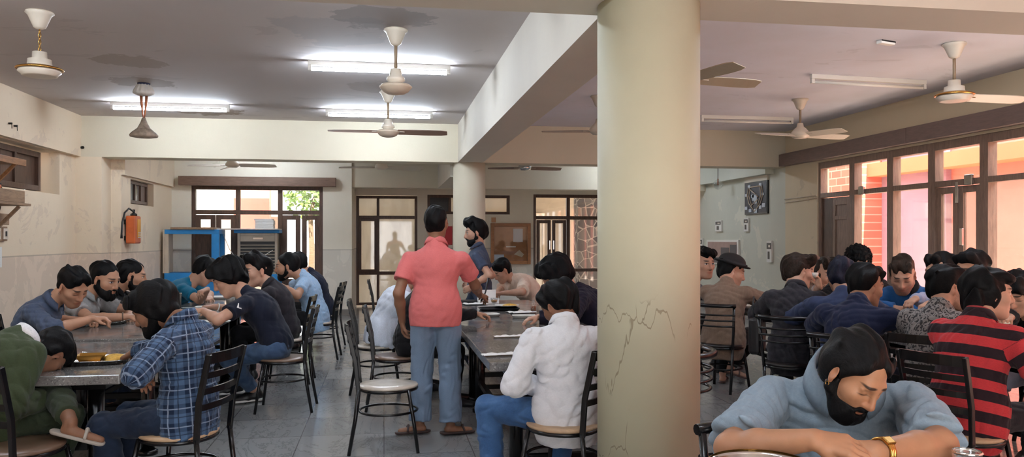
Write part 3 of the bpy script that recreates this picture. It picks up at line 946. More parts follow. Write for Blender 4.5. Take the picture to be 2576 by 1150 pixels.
# air cooler
r = empty('air_cooler', (-2.33, 15.45, 0), 0, 'metal desert air cooler with louvred grille on a blue stand', 'cooler')
fm = plain('cooler_sheet_metal', (168, 156, 140), .45, .3, .5, .1, 5)
MB().box((-.36, -.02, .83), (.36, .33, 1.60)).build('body', M['black_plastic'], r, .01)
frame_rect(-.36, .36, .83, 1.60, -.05, .05, .04).box((-.31, -.05, 1.44), (.31, -.02, 1.55)).build('front_frame', fm, r, .006)
MB().box((-.08, -.065, 1.48), (.1, -.05, 1.52)).build('handle', M['chrome'], r, .004)
for i in range(9):
    MB().bar((-.31, -.03, .91 + i * .058), (.31, -.03, .91 + i * .058), .004, .026, (0, -.6, 1)).build('louvre', fm, r)
MB().box((-.42, -.08, 1.60), (.40, .35, 1.66)).box((-.42, -.08, .72), (.40, .35, .83)).build('blue_rail', bl, r, .006)
for sx in (-.39, .37):
    for sy in (-.05, .32): MB().box((sx - .025, sy - .025, 0), (sx + .025, sy + .025, .72)).build('leg', bl, r)
MB().tube([(-.62, -.02, 1.58), (-.5, -.06, 1.3), (-.3, -.09, 1.02), (0, -.1, 1.1), (.28, -.1, 1.28)], .005, 6).build('cable', M['paper'], r)
o = MB().box((-3.1, 15.2, 1.664), (-1.93, 15.75, 1.682)).build('shelf_board', M['white_plastic'], None, .003)
tag(o, 'thin white board lying across the kiosk and the air cooler', 'board')
for i in range(7):
    z = 1.684 + i * .026
    jx = random.uniform(-.012, .012)
    o = MB().box((-2.37 + jx, 15.3, z), (-2.04 + jx, 15.55, z + .024)).build('paper_bundle', M['paper'], None, .004)
    tag(o, 'flat bundle of white paper in the stack over the air cooler, ' + ['at the bottom', 'second from the bottom', 'third from the bottom', 'at mid height', 'third from the top', 'second from the top', 'topmost'][i], 'paper', 'paper stack on the cooler board')
# notice board on the recess wall
nx0, nx1, nz0, nz1, ny = 2.36, 3.27, .92, 1.84, 17.66
r = empty('notice_board', (2.81, 17.7, .92), 0, 'glazed brown notice board on the wall left of the glazed doors', 'notice board')
nb = wood('amber_board_wood', (160, 108, 66), .4, (1, 1, 5), .2)
o = frame_rect(-.45, .46, 0, .92, -.07, .075, .06).build('frame', nb, r, .006)
MB().box((-.38, -.03, .07), (.39, -.012, .85)).build('backing', wood('amber_cork', (164, 112, 74), .6, (1, 1, 1), .15), r)
MB().box((.06, -.036, .50), (.28, -.031, .80)).build('pinned_paper', plain('pale_blue_paper', (190, 200, 216), .8), r)
MB().box((-.37, -.036, .08), (-.15, -.031, .22)).build('pinned_paper', plain('pale_blue_paper', (190, 200, 216), .8), r)
MB().box((-.1, -.036, .38), (.12, -.031, .405)).build('pinned_strip', M['paper'], r)
MB().add([(.08, -.035, .22), (.26, -.035, .16), (.31, -.035, .22), (.2, -.035, .32)], [(0, 1, 2, 3)]).build('torn_paper', M['ivory2'], r)
pane('glass', (-.38, -.05, .07), (.39, -.046, .85), r)
tag(MB().box((2.38, 17.68, 1.86), (2.48, 17.7, 1.97)).build('notice_sign', plain('tan_notice', (196, 150, 112), .7)), 'small tan notice above the left end of the notice board', 'notice')
tag(MB().box((1.27, 17.66, 1.36), (1.50, 17.7, 1.77)).build('notice_sign', plain('red_notice', (190, 30, 40), .5), None, .005), 'red poster on the recess wall behind the standing man in the pink polo', 'poster')
q = MB().box((.9, 17.685, .0), (3.3, 17.7, .70)).build('baseboard_recess', M['white_plastic'])
q['kind'] = 'structure'
q['label'] = 'white tiled dado below the notice board'

# ---- right alcove wall
xw = XR - .004


def wall_plate(name, y0, y1, z0, z1, m, label, cat, dx=.02):
    r = empty(name, (XR, (y0 + y1) / 2, z0), 0, label, cat)
    MB().box((-dx, -(y1 - y0) / 2, 0), (0, (y1 - y0) / 2, z1 - z0)).build('board', m, r, .003)
    return r


r = wall_plate('framed_poster', 13.08, 13.97, 1.94, 2.53, M['black_plastic'], 'black framed shield shaped artwork high on the right alcove wall', 'poster', .03)
pb = plain('dark_poster_ground', (44, 46, 58), .5)
MB().box((-.033, -.41, .03), (-.031, .41, .56)).build('picture', pb, r)
cr = MB()
P2 = lambda y, z: (-.04, -y, z)
for pts in ([(-.26, .50), (-.32, .36), (-.24, .20), (-.02, .05)], [(.26, .50), (.30, .34), (.20, .18), (-.02, .05)], [(-.2, .5), (.2, .5)], [(-.2, .50), (-.24, .34), (-.14, .18)], [(.2, .5), (.22, .32), (.1, .16)], [(-.2, .46), (.14, .3)], [(-.15, .16), (.1, .26)]):
    cr.tube([P2(*p) for p in pts], .011, 8)
cr.build('shield_lines', plain('pale_tan_line', (196, 178, 156), .5), r)
cr = MB()
for (a, b, s_) in ((-.24, .51, .05), (.2, .52, .05), (-.36, .36, .04), (.3, .35, .04), (-.36, .12, .05), (-.2, .07, .05), (.02, .06, .06), (.2, .12, .05), (.33, .15, .06), (-.02, .30, .09), (.02, .22, .05), (-.1, .33, .05)):
    cr.box((-.043, -a - s_, b - s_ * .6), (-.037, -a + s_, b + s_ * .6))
cr.build('pale_marks', plain('pale_blue_marks', (198, 204, 212), .6), r)
MB().box((-.034, -.44, .59), (-.005, .44, .70)).build('blank_strip', M['ivory'], r)
r = wall_plate('framed_picture', 14.22, 15.72, .98, 1.47, M['white_plastic'], 'wide white framed picture of a dim room on the right alcove wall', 'picture', .04)
MB().box((-.046, -.68, .03), (-.041, .68, .45)).build('picture', plain('dusky_pink_picture', (158, 124, 116), .5, 0, .5, .12, 6), r)
MB().box((-.050, -.68, .03), (-.0465, -.40, .40)).box((-.05, -.36, .10), (-.0465, .02, .34)).box((-.0495, -.4, .03), (-.0465, .68, .14)).build('dark_shapes', plain('dark_violet_picture', (58, 50, 58), .5, 0, .5, .2, 8), r)
for (y0, y1, z0, z1, lb) in ((15.0, 15.3, 1.64, 1.86, 'small white wall switch above the wide picture'), (13.82, 14.0, 1.63, 1.88, 'grey wall switch plate below the black framed artwork'), (12.92, 13.10, 1.08, 1.46, 'grey white wall phone on the patchy wall at right'), (15.95, 16.2, 1.20, 1.5, 'black and white meter box beside the near column edge')):
    r = wall_plate('light_switch' if 'switch' in lb else ('mounted_phone' if 'phone' in lb else 'mounted_meter_box'), y0, y1, z0, z1, M['white_plastic'], lb, 'switch' if 'switch' in lb else ('phone' if 'phone' in lb else 'meter'), .035)
    h = (y1 - y0) / 2
    MB().box((-.042, -h * .8, (z1 - z0) * .62), (-.036, h * .8, (z1 - z0) * .9)).box((-.042, -h * .2, (z1 - z0) * .15), (-.036, h * .4, (z1 - z0) * .5)).build('dark_panel', plain('charcoal_plate', (72, 64, 58), .5), r)
    MB().box((-.044, -h * .6, (z1 - z0) * .70), (-.04, h * .1, (z1 - z0) * .80)).build('pale_window', M['ivory'], r)
r = empty('pendant_lamp', (6.40, 14.6, ZC), 0, 'small clear glass pendant lamp hanging by a chain in the right alcove', 'lamp')
MB().tube([(0, 0, 0), (0, 0, -.64)], .006, 6).build('chain', M['black'], r)
MB().lathe([(0, -.64), (.03, -.66), (.10, -.72), (.11, -.76), (.07, -.82), (.02, -.85), (0, -.86)], n=24).build('glass_shade', M['glass_clear'], r)
MB().tube([(0, 0, -.64), (0, 0, -.76)], [.012, .018], 8).build('bulb', M['copper'], r)
r = empty('ceiling_socket', (4.52, 6.62, ZC), .3, 'small white batten holder on the right ceiling in front of the unlit tubes', 'socket')
MB().box((-.09, -.03, -.03), (.09, .03, 0)).build('base', M['white_plastic'], r, .006)
MB().box((-.09, -.035, -.012), (.09, -.03, 0)).build('dark_edge', M['black'], r)

# ================================================================ TABLES


def slab_table(x0, x1, y0, y1, h, label, cap=.055, leg='post'):
    r = empty('dining_table', ((x0 + x1) / 2, (y0 + y1) / 2, 0), 0, label, 'table', 'long stone topped dining tables')
    a, b = (x1 - x0) / 2, (y1 - y0) / 2
    MB().box((-a, -b, h - cap), (a, b, h)).build('tabletop', M['granite'], r, .006)
    MB().box((-a + .12, -b + .15, h - cap - .05), (a - .12, b - .15, h - cap)).build('apron', M['black'], r)
    ys = (-b + .24, b - .24)
    for yy in ys:
        for s in (-1, 1):
            MB().tube([(s * (a - .2), yy, 0), (s * (a - .2), yy, h - cap - .01)], .045, 14).lathe([(0, 0), (.065, 0), (.065, .025), (.05, .035), (0, .035)], (s * (a - .2), yy, 0), 16).build('leg', M['black'], r)
        MB().box((-a + .2, yy - .02, .30), (a - .2, yy + .02, .34)).box((-a + .2, yy - .02, .10), (a - .2, yy + .02, .14)).build('cross_bar', M['black'], r)
    for s in (-1, 1):
        MB().box((s * (a - .2) - .02, ys[0], .24), (s * (a - .2) + .02, ys[1], .28)).build('foot_rail', M['black'], r)
    return r


slab_table(-2.46, -1.42, 4.61, 6.10, .76, 'grey stone dining table in the left foreground under the steel thali')
slab_table(-2.42, -1.42, 6.12, 8.78, .775, 'grey stone dining table in front of the man in the navy tee')
slab_table(-2.18, -1.42, 8.80, 11.5, .775, 'far grey stone dining table nearest the back doors on the left')
slab_table(.62, 1.72, 4.69, 7.08, .76, 'shiny stone dining table in the middle beside the man in pink')
slab_table(.62, 1.72, 7.10, 9.42, .76, 'far stone dining table in the middle below the notice board')
slab_table(3.80, 4.36, 3.70, 6.4, .76, 'stone dining table in front of the man in red and black stripes')
slab_table(3.80, 4.42, 6.42, 9.2, .76, 'stone dining table beside the man in the black hat')
slab_table(.75, 2.35, 1.22, 2.02, .745, 'near stone table under the forearms of the bearded man in pale blue')
# ================================================================ CHAIRS


def make_slat_chair(label, seatm='seat'):
    r = empty('dining_chair', (0, 0, 0), 0, label, 'chair', 'black slat back chairs')
    n = 40

    def ring(rx, ry, z): return [(rx * math.cos(2 * PI * k / n) * (1 + .06 * math.cos(2 * PI * k / n)), ry * math.sin(2 * PI * k / n), z) for k in range(n)]
    b = MB()
    rings = [ring(.175, .175, .435), ring(.205, .20, .437), ring(.212, .207, .448), ring(.205, .20, .458), ring(.13, .13, .462)]
    b.add([p for q in rings for p in q], [(i * n + k, i * n + (k + 1) % n, i * n + n + (k + 1) % n, i * n + n + k) for i in range(4) for k in range(n)] + [tuple(reversed(range(n))), tuple(range(4 * n, 5 * n))], True)
    b.build('seat', M[seatm], r)
    MB().tube(ring(.20, .195, .428), .013, 8, True).build('seat_rim', M['black'], r)
    MB().tube(ring(.205, .20, .27), .009, 8, True).build('stretcher_ring', M['black'], r)
    for s in (-1, 1):
        MB().tube([(.15, s * .145, .43), (.185, s * .175, .22), (.215, s * .195, 0)], [.0135, .0135, .012], 10).build('leg', M['black'], r)
        MB().tube([(-.26, s * .19, 0), (-.215, s * .18, .25), (-.195, s * .172, .45)], [.013, .014, .014], 10).build('leg', M['black'], r)
        MB().bar((-.195, s * .172, .43), (-.215, s * .180, .65), .022, .03, (1, 0, 0)).bar((-.214, s * .1798, .64), (-.275, s * .185, .90), .022, .03, (1, 0, 0)).build('back_post', M['black'], r, .004)
    for k, (z, hh) in enumerate(((.875, .055), (.785, .032), (.70, .032), (.615, .032))):
        x = -.195 - (.08 * ((z - .45) / .45) ** 1.4)
        mb = MB()
        for i in range(6):
            y0, y1 = -.18 + .06 * i, -.12 + .06 * i
            cv = lambda y: x - .022 * (1 - (y / .18) ** 2)
            mb.bar((cv(y0), y0, z), (cv(y1), y1, z), .014, hh)
        mb.build('slat', M['black'], r)
    return r


def make_tube_chair(label):
    r = empty('dining_chair', (0, 0, 0), 0, label, 'chair', 'black tube back chairs')
    n = 40
    ring = lambda q, z: [(q * math.cos(2 * PI * k / n), q * math.sin(2 * PI * k / n), z) for k in range(n)]
    rings = [ring(.18, .435), ring(.21, .438), ring(.217, .45), ring(.208, .462), ring(.13, .466)]
    MB().add([p for q in rings for p in q], [(i * n + k, i * n + (k + 1) % n, i * n + n + (k + 1) % n, i * n + n + k) for i in range(4) for k in range(n)] + [tuple(reversed(range(n))), tuple(range(4 * n, 5 * n))], True).build('seat', M['blackw'], r)
    MB().tube(ring(.205, .428), .013, 8, True).build('seat_rim', M['black'], r)
    MB().tube(ring(.19, .22), .009, 8, True).build('stretcher_ring', M['black'], r)
    for s in (-1, 1):
        MB().tube([(.14, s * .15, .43), (.17, s * .17, .22), (.20, s * .19, 0)], .0145, 10).build('leg', M['black'], r)
        MB().tube([(-.23, s * .19, 0), (-.17, s * .18, .25), (-.155, s * .178, .43)], .0145, 10).build('leg', M['black'], r)
        MB().tube([(-.155, s * .178, .42), (-.17, s * .195, .6), (-.20, s * .215, .84)], .014, 10).build('back_post', M['black'], r)
    for z, rad, w in ((.85, .019, .225), (.76, .009, .215), (.705, .009, .208), (.65, .009, .20)):
        pts = []
        for i in range(13):
            a = -1 + i / 6
            pts.append((-.165 - .10 * (z - .5) - .10 * (1 - a * a), w * a * (1 if abs(a) < .95 else 1.04), z))
        MB().tube(pts, rad, 10).build('top_rail' if z > .8 else 'back_rail', M['black'], r)
    return r


CH = {}


def chair(kind, x, y, hd, label):
    """kind: slat / pale / dark / tube"""
    grp = {'slat': 'black slat back chairs with tan seats', 'pale': 'black slat back chairs with pale seats', 'dark': 'black slat back chairs with brown seats', 'tube': 'black tube back chairs'}[kind]
    if kind not in CH:
        r = make_tube_chair(label) if kind == 'tube' else make_slat_chair(label, {'slat': 'seat', 'pale': 'seat_pale', 'dark': 'seat_dark'}[kind])
        CH[kind] = r
        r.location = (x, y, 0)
        r.rotation_euler = (0, 0, math.radians(hd))
        r['group'] = grp
        return r
    return copy_tree(CH[kind], (x, y, 0), math.radians(hd), label, grp)


chair('pale', .02, 5.78, 0, 'empty black slat chair with a pale seat standing in the aisle')
chair('tube', 1.58, 4.40, 150, 'empty black chair at the right edge of the near column')
chair('pale', *at(975, 11.6), 0, 'empty slat chair in front of the tall dusty window')
chair('pale', *at(455, 10.3), 0, 'grey chair beside the person in the teal tee')

# ================================================================ DISHES


def tray(x, y, z, rz, label, w=.36, d=.27, m='steel', name='steel_tray', cat='tray'):
    r = empty(name, (x, y, z), rz, label, cat)
    mb = MB()
    lv = [(.80, 0), (.93, .004), (.985, .022), (1.0, .022), (.99, .026), (.95, .024), (.90, .008), (0.0, .006)]
    pts = []
    n = 32
    for s, zz in lv:
        for k in range(n):
            a = 2 * PI * (k + .5) / n
            ca, sa = math.cos(a), math.sin(a)
            q = (abs(ca) ** 5 + abs(sa) ** 5) ** (-1 / 5)
            pts.append((w / 2 * s * q * ca, d / 2 * s * q * sa, zz))
    mb.add(pts, [(i * n + k, i * n + (k + 1) % n, i * n + n + (k + 1) % n, i * n + n + k) for i in range(len(lv) - 1) for k in range(n)] + [tuple(reversed(range(n)))], True)
    mb.build('tray_body', M[m], r)
    return r


def lump(mb, x, y, z, rx, ry, rz, seed=0, n=14):
    rnd = random.Random(seed)
    ph = [rnd.uniform(0, 6) for _ in range(4)]
    prof = []
    vs, fs = [], []
    m = 7
    for i in range(m + 1):
        t = i / m * PI / 2
        for k in range(n):
            a = 2 * PI * k / n
            q = 1 + .14 * math.sin(3 * a + ph[0]) + .1 * math.sin(5 * a + ph[1] + i)
            vs.append((x + rx * math.cos(t) * q * math.cos(a), y + ry * math.cos(t) * q * math.sin(a), z + rz * math.sin(t) * (1 + .1 * math.sin(2 * a + ph[2]))))
    for i in range(m):
        for k in range(n): fs.append((i * n + k, i * n + (k + 1) % n, i * n + n + (k + 1) % n, i * n + n + k))
    fs.append(tuple(reversed(range(n))))
    mb.add(vs, fs, True)
    return mb


def stuff_food(x, y, z, rx, ry, rz, m, label, name, cat):
    o = lump(MB(), 0, 0, 0, rx, ry, rz, int(x * 100)).build(name, M[m])
    o.location = (x, y, z)
    return tag(o, label, cat)


def spoon(x, y, z, rz, label, L=.16, tilt=0.0):
    mb = MB().tube([(-L / 2, 0, .004), (0, 0, .006), (L / 2 - .04, 0, .004)], [.0045, .003, .004], 8)
    mb.lathe([(0, -.004), (.012, -.003), (.016, .002), (.014, .002), (0, -.001)], (L / 2 - .015, 0, .006), 14)
    o = mb.build('spoon', M['steel'])
    o.location = (x, y, z)
    o.rotation_euler = (0, -tilt, rz)
    return tag(o, label, 'spoon')


TZ = .76
# thali of the man in plaid
tx, ty = -1.69, 5.08
tray(tx, ty, TZ + .001, .1, 'steel thali tray in front of the man in the plaid shirt', .36, .30)
r = empty('brass_bowl', (tx - .02, ty - .04, TZ + .01), .1, 'square brass toned bowl of food on the foreground thali', 'bowl')
MB().add([(-.05, -.04, 0), (.05, -.04, 0), (.05, .04, 0), (-.05, .04, 0), (-.075, -.06, .045), (.075, -.06, .045), (.075, .06, .045), (-.075, .06, .045), (-.045, -.035, .006), (.045, -.035, .006), (.045, .035, .006), (-.045, .035, .006)], [(0, 3, 2, 1), (0, 1, 5, 4), (1, 2, 6, 5), (2, 3, 7, 6), (3, 0, 4, 7), (4, 5, 9, 8), (5, 6, 10, 9), (6, 7, 11, 10), (7, 4, 8, 11), (8, 9, 10, 11)]).build('bowl', M['brass'], r)
stuff_food(tx + .085, ty + .03, TZ + .008, .065, .08, .035, 'food_y', 'yellow curry heap on the foreground thali', 'curry', 'food')
stuff_food(tx - .02, ty - .04, TZ + .018, .04, .032, .025, 'food_b', 'brown dal inside the square brass bowl', 'dal', 'food')
spoon(tx - .06, ty + .09, TZ + .03, 2.6, 'steel spoon leaning on the foreground thali', .15, .15)
o = MB().box((-.16, -.1, 0), (.16, .1, .003)).build('paper_sheet', M['paper'])
o.location = (tx - .19, ty + .04, TZ + .001); o.rotation_euler = (0, 0, .2)
tag(o, 'white paper sheet beside the foreground thali', 'paper')
# plate of the person in green
px_, py_ = at(88, 4.50)
r = empty('dinner_plate', (px_, py_, TZ + .001), 0, 'flat white plate beside the person slumped in the green coat', 'plate')
MB().lathe([(0, 0), (.08, 0), (.118, .012), (.12, .016), (.08, .008), (0, .007)], n=36).build('plate', M['white_plastic'], r)
stuff_food(px_ - .005, py_, TZ + .010, .075, .06, .03, 'food_b', 'patterned brown bread on the plate by the green coat', 'flatbread', 'food')
r = empty('brass_pot', (px_ - .01, py_ + .01, TZ + .038), 0, 'round brass pot resting on the bread by the green coat', 'pot')
MB().lathe([(0, 0), (.022, .002), (.034, .02), (.036, .034), (.028, .05), (.02, .054), (.021, .058), (0, .06)], n=24).build('body', M['brass'], r)
MB().lathe([(.02, .054), (.03, .058), (.02, .062)], n=24).build('rim', plain('dark_bronze', (90, 64, 40), .3, .9), r)
# left row
gx, gy = at(262, 6.75)
tray(gx, gy, .776, 0, 'dark steel tray in front of the man in the blue grey shirt', .34, .26)
stuff_food(gx - .06, gy + .03, .784, .05, .04, .035, 'food_w', 'white rice on the tray of the man in the blue grey shirt', 'rice', 'food')
stuff_food(gx + .02, gy - .02, .784, .035, .03, .028, 'food_w', 'white dumpling on the tray of the man in the blue grey shirt', 'dumpling', 'food')
spoon(gx + .16, gy + .09, .79, .5, 'steel spoon at the right end of the dark steel tray', .18, .05)
o = MB().box((-.07, -.05, 0), (.07, .05, .025)).build('snack_packet', M['food_y'], None, .01)
o.location = (gx - .25, gy - .04, .776)
tag(o, 'yellow snack packet by the elbow of the man in the blue grey shirt', 'packet')


def tumbler(x, y, z, label, r0=.032, h=.11, m='steel', water=False):
    r = empty('tumbler', (x, y, z), 0, label, 'glass')
    MB().lathe([(0, 0), (r0 * .82, 0), (r0, h), (r0 * 1.03, h + .002), (r0 * .95, h), (r0 * .77, .006), (0, .006)], n=28).build('cup', M[m], r)
    MB().lathe([(r0 * .97, h - .004), (r0 * 1.06, h), (r0 * .97, h + .004)], n=28).build('rim', M['chrome'], r)
    return r


tumbler(*at(447, 8.3), .776, 'steel tumbler on the left table behind the man in plaid', .04, .15)
for i, (px, zc, w_, d_, lb) in enumerate(((530, 7.35, .42, .28, 'white serving tray under the hands of the man in the navy tee'), (545, 8.2, .42, .22, 'long white tray behind the hands of the man in the navy tee'), (566, 9.6, .40, .3, 'white tray at the far end in front of the teal tee'), (700, 10.6, .32, .22, 'white tray in front of the man in the light blue shirt'))):
    tray(*at(px, zc), .776, .05, lb, w_, d_, 'white_plastic', 'serving_tray')
o = MB().box((-.1, -.06, 0), (.1, .06, .02)).build('notebook', M['black_plastic'], None, .004)
o.location = (*at(528, 7.33), .787)
tag(o, 'thin black notebook on the white tray by the navy tee', 'notebook')
o = MB().box((-.12, -.09, 0), (.12, .09, .004)).build('paper_sheet', M['paper'])
o.location = (*at(545, 6.95), .776)
tag(o, 'white paper at the table edge near the navy tee', 'paper')
tag(MB().lathe([(0, 0), (.045, 0), (.05, .08), (.046, .08), (.04, .006), (0, .006)], (*at(580, 8.75), .776), 24).build('mug', plain('grey_mug', (130, 124, 118), .4)), 'grey mug behind the chin of the man in the navy tee', 'mug')
# middle table
x_, y_ = at(1255, 8.2)
tray(x_, y_, TZ + .001, 0, 'black tray in the centre of the middle table', .42, .30, 'black_plastic', 'food_tray')
r = empty('dinner_plate', (*at(1275, 8.35), TZ + .027), 0, 'white plate of yellow food on the black tray', 'plate')
MB().lathe([(0, 0), (.08, 0), (.13, .012), (.132, .016), (.09, .007), (0, .006)], n=32).build('plate', M['white_plastic'], r)
stuff_food(*at(1282, 8.35), TZ + .034, .075, .05, .022, 'food_y', 'yellow rice on the white plate of the black tray', 'rice', 'food')
tray(*at(1222, 7.55), TZ + .001, .1, 'small white tray under the hand of the man in black', .26, .2, 'white_plastic', 'serving_tray')
tray(*at(1318, 7.4), TZ + .001, -.1, 'small white tray under the hand wearing a watch', .22, .16, 'white_plastic', 'serving_tray')
tray(*at(1352, 5.13), TZ + .001, .2, 'steel plate at the near end of the middle table', .26, .22)
spoon(at(1330, 5.15)[0], at(1330, 5.15)[1], TZ + .02, 2.9, 'dark handled spoon on the near steel plate of the middle table', .14, .1)
stuff_food(*at(1352, 5.13), TZ + .008, .04, .035, .03, 'food_y', 'yellow food on the near steel plate of the middle table', 'curry', 'food')
for i, (px, zc, rz, lb) in enumerate(((1285, 5.95, .1, 'crumpled white napkin across the middle of the shiny table'), (1262, 5.02, .15, 'white napkin near the front corner of the shiny table'), (1310, 7.9, .3, 'white paper sheet beside the black tray'), (1195, 8.9, .1, 'white paper behind the man in pink on the far table'))):
    mb = MB()
    nn = 10
    w_, d_ = (.26, .09) if i < 2 else (.26, .2)
    vs = [((a / nn - .5) * w_, (b / nn - .5) * d_, .004 + .006 * math.sin(a * 1.3 + i) * math.sin(b * 1.1)) for a in range(nn + 1) for b in range(nn + 1)]
    mb.add(vs, [(a * (nn + 1) + b, (a + 1) * (nn + 1) + b, (a + 1) * (nn + 1) + b + 1, a * (nn + 1) + b + 1) for a in range(nn) for b in range(nn)], True)
    o = mb.build('napkin' if i < 2 else 'paper_sheet', M['paper'])
    o.location = (*at(px, zc), TZ + .007)
    o.rotation_euler = (0, 0, rz)
    tag(o, lb, 'napkin' if i < 2 else 'paper')
r = empty('water_bottle', (*at(1342, 8.1), TZ), 0, 'small clear bottle with amber drink beside the white paper', 'bottle')
MB().lathe([(0, 0), (.03, 0), (.032, .01), (.032, .07), (.014, .10), (.014, .115), (0, .115)], n=20).build('body', M['glass_clear'], r)
MB().lathe([(0, .004), (.027, .004), (.027, .05), (0, .05)], n=20).build('drink', plain('amber_drink', (150, 90, 60), .2), r)
r = empty('takeaway_box', (*at(1228, 9.05), TZ), .1, 'open white takeaway box in front of the seated cream tee', 'box')
MB().box((-.11, -.08, 0), (.11, .08, .06)).build('box', M['paper'], r, .006)
MB().bar((-.11, .085, .065), (.11, .085, .065), .005, .005).box((-.11, .08, .06), (.11, .086, .15)).build('lid', M['paper'], r)
r = empty('dessert_cup', (*at(1243, 8.55), TZ), 0, 'clear footed dessert cup beside the hand of the man in pink', 'cup')
MB().lathe([(0, 0), (.03, 0), (.03, .004), (.006, .012), (.006, .035), (.03, .05), (.042, .10), (.04, .10), (.028, .053), (0, .045)], n=24).build('cup', M['glass_clear'], r)
MB().lathe([(0, .05), (.026, .052), (.034, .075), (0, .085)], n=20).build('dessert', M['food_b'], r)
o = MB().box((-.1, -.07, 0), (.1, .07, .035)).build('lunch_box', M['black_plastic'], None, .01)
o.location = (*at(1178, 9.1), TZ)
tag(o, 'black lunch box on the far table behind the man in pink', 'box')
# right table
tray(*at(1905, 8.9), TZ + .001, .2, 'steel tray in front of the man in the black hat', .3, .24)
tray(*at(1880, 8.5), TZ + .001, .4, 'white tray by the elbow of the man in the black hat', .22, .18, 'white_plastic', 'serving_tray')
o = MB().box((-.12, -.05, 0), (.12, .05, .05)).build('pouch', M['black_plastic'], None, .02)
o.location = (*at(1925, 9.0), TZ + .001)
o.location.z = TZ + .03
tag(o, 'black pouch on the steel tray beyond the man in the hat', 'pouch')
tray(*at(2548, 5.55), TZ + .001, .1, 'steel tray in front of the man in the black leather jacket', .34, .26)
stuff_food(*at(2535, 5.6), TZ + .008, .06, .05, .04, 'food_w', 'white rice on the tray at the right edge', 'rice', 'food')
for i, (px, zc, lb) in enumerate(((2250, 6.9, 'steel tray between the navy shirt and the blue jacket'), (2010, 7.9, 'steel tray in front of the man in the dark jacket'))):
    tray(*at(px, zc), TZ + .001, .1, lb, .34, .26)
# near table
r = empty('steel_bowl', (*at(1915, 2.02), .745), 0, 'large shiny steel bowl at the lower edge before the bearded man', 'bowl')
MB().lathe([(0, 0), (.08, 0), (.11, .02), (.128, .172), (.135, .18), (.13, .184), (.122, .174), (.104, .024), (.07, .006), (0, .006)], n=64).build('bowl', M['steel'], r)
MB().lathe([(.128, .176), (.137, .18), (.128, .186)], n=64).build('rim', M['brass'], r)
tumbler(*at(2433, 2.14), .745, 'clear drinking tumbler beside the bearded man at the lower right', .037, .18, 'glass_clear')
for i, (px, py, lb) in enumerate(((1975, 928, 'white scrap of paper on the floor below the dark jacket'), (2025, 938, 'white scrap of paper on the floor beside the tube chairs'))):
    x_, y_, _ = on(px, py, 0)
    o = MB().box((-.12, -.09, 0), (.12, .09, .004)).build('paper_scrap', M['paper'])
    o.location = (x_, y_, .001)
    o.rotation_euler = (0, 0, .4 + i)
    tag(o, lb, 'paper')
r = empty('handbag', (*at(1905, 7.15), .0), .9, 'black bag hanging on the chair of the man in the dark jacket', 'bag')
MB().box((-.15, -.05, .47), (.15, .05, .80)).build('body', plain('black_leather', (34, 32, 34), .4, 0, .5, .1, 10, .3, 40), r, .03)
MB().tube([(-.1, 0, .79), (-.08, .02, .92), (.0, .03, .97), (.08, .02, .92), (.1, 0, .79)], .008, 8).build('strap', M['black_plastic'], r)
# ================================================================ PEOPLE: implicit surfaces meshed with surface nets


def nrm(v):
    v = np.asarray(v, float)
    return v / (np.linalg.norm(v) + 1e-12)


def sminv(a, b, k):
    h = np.maximum(k - np.abs(a - b), 0) / k
    return np.minimum(a, b) - h * h * k * .25


def d_cone(P, a, b, ra, rb):
    ab = b - a
    L2 = ab @ ab
    t = np.clip(((P - a) @ ab) / L2, 0, 1)
    q = P - a - t[:, None] * ab
    return np.sqrt((q * q).sum(1)) - (ra + (rb - ra) * t)


def d_ell(P, c, R, r):
    q = (P - c) @ R.T
    k0 = np.sqrt(((q / r) ** 2).sum(1))
    k1 = np.sqrt(((q / (r * r)) ** 2).sum(1)) + 1e-9
    return k0 * (k0 - 1) / k1


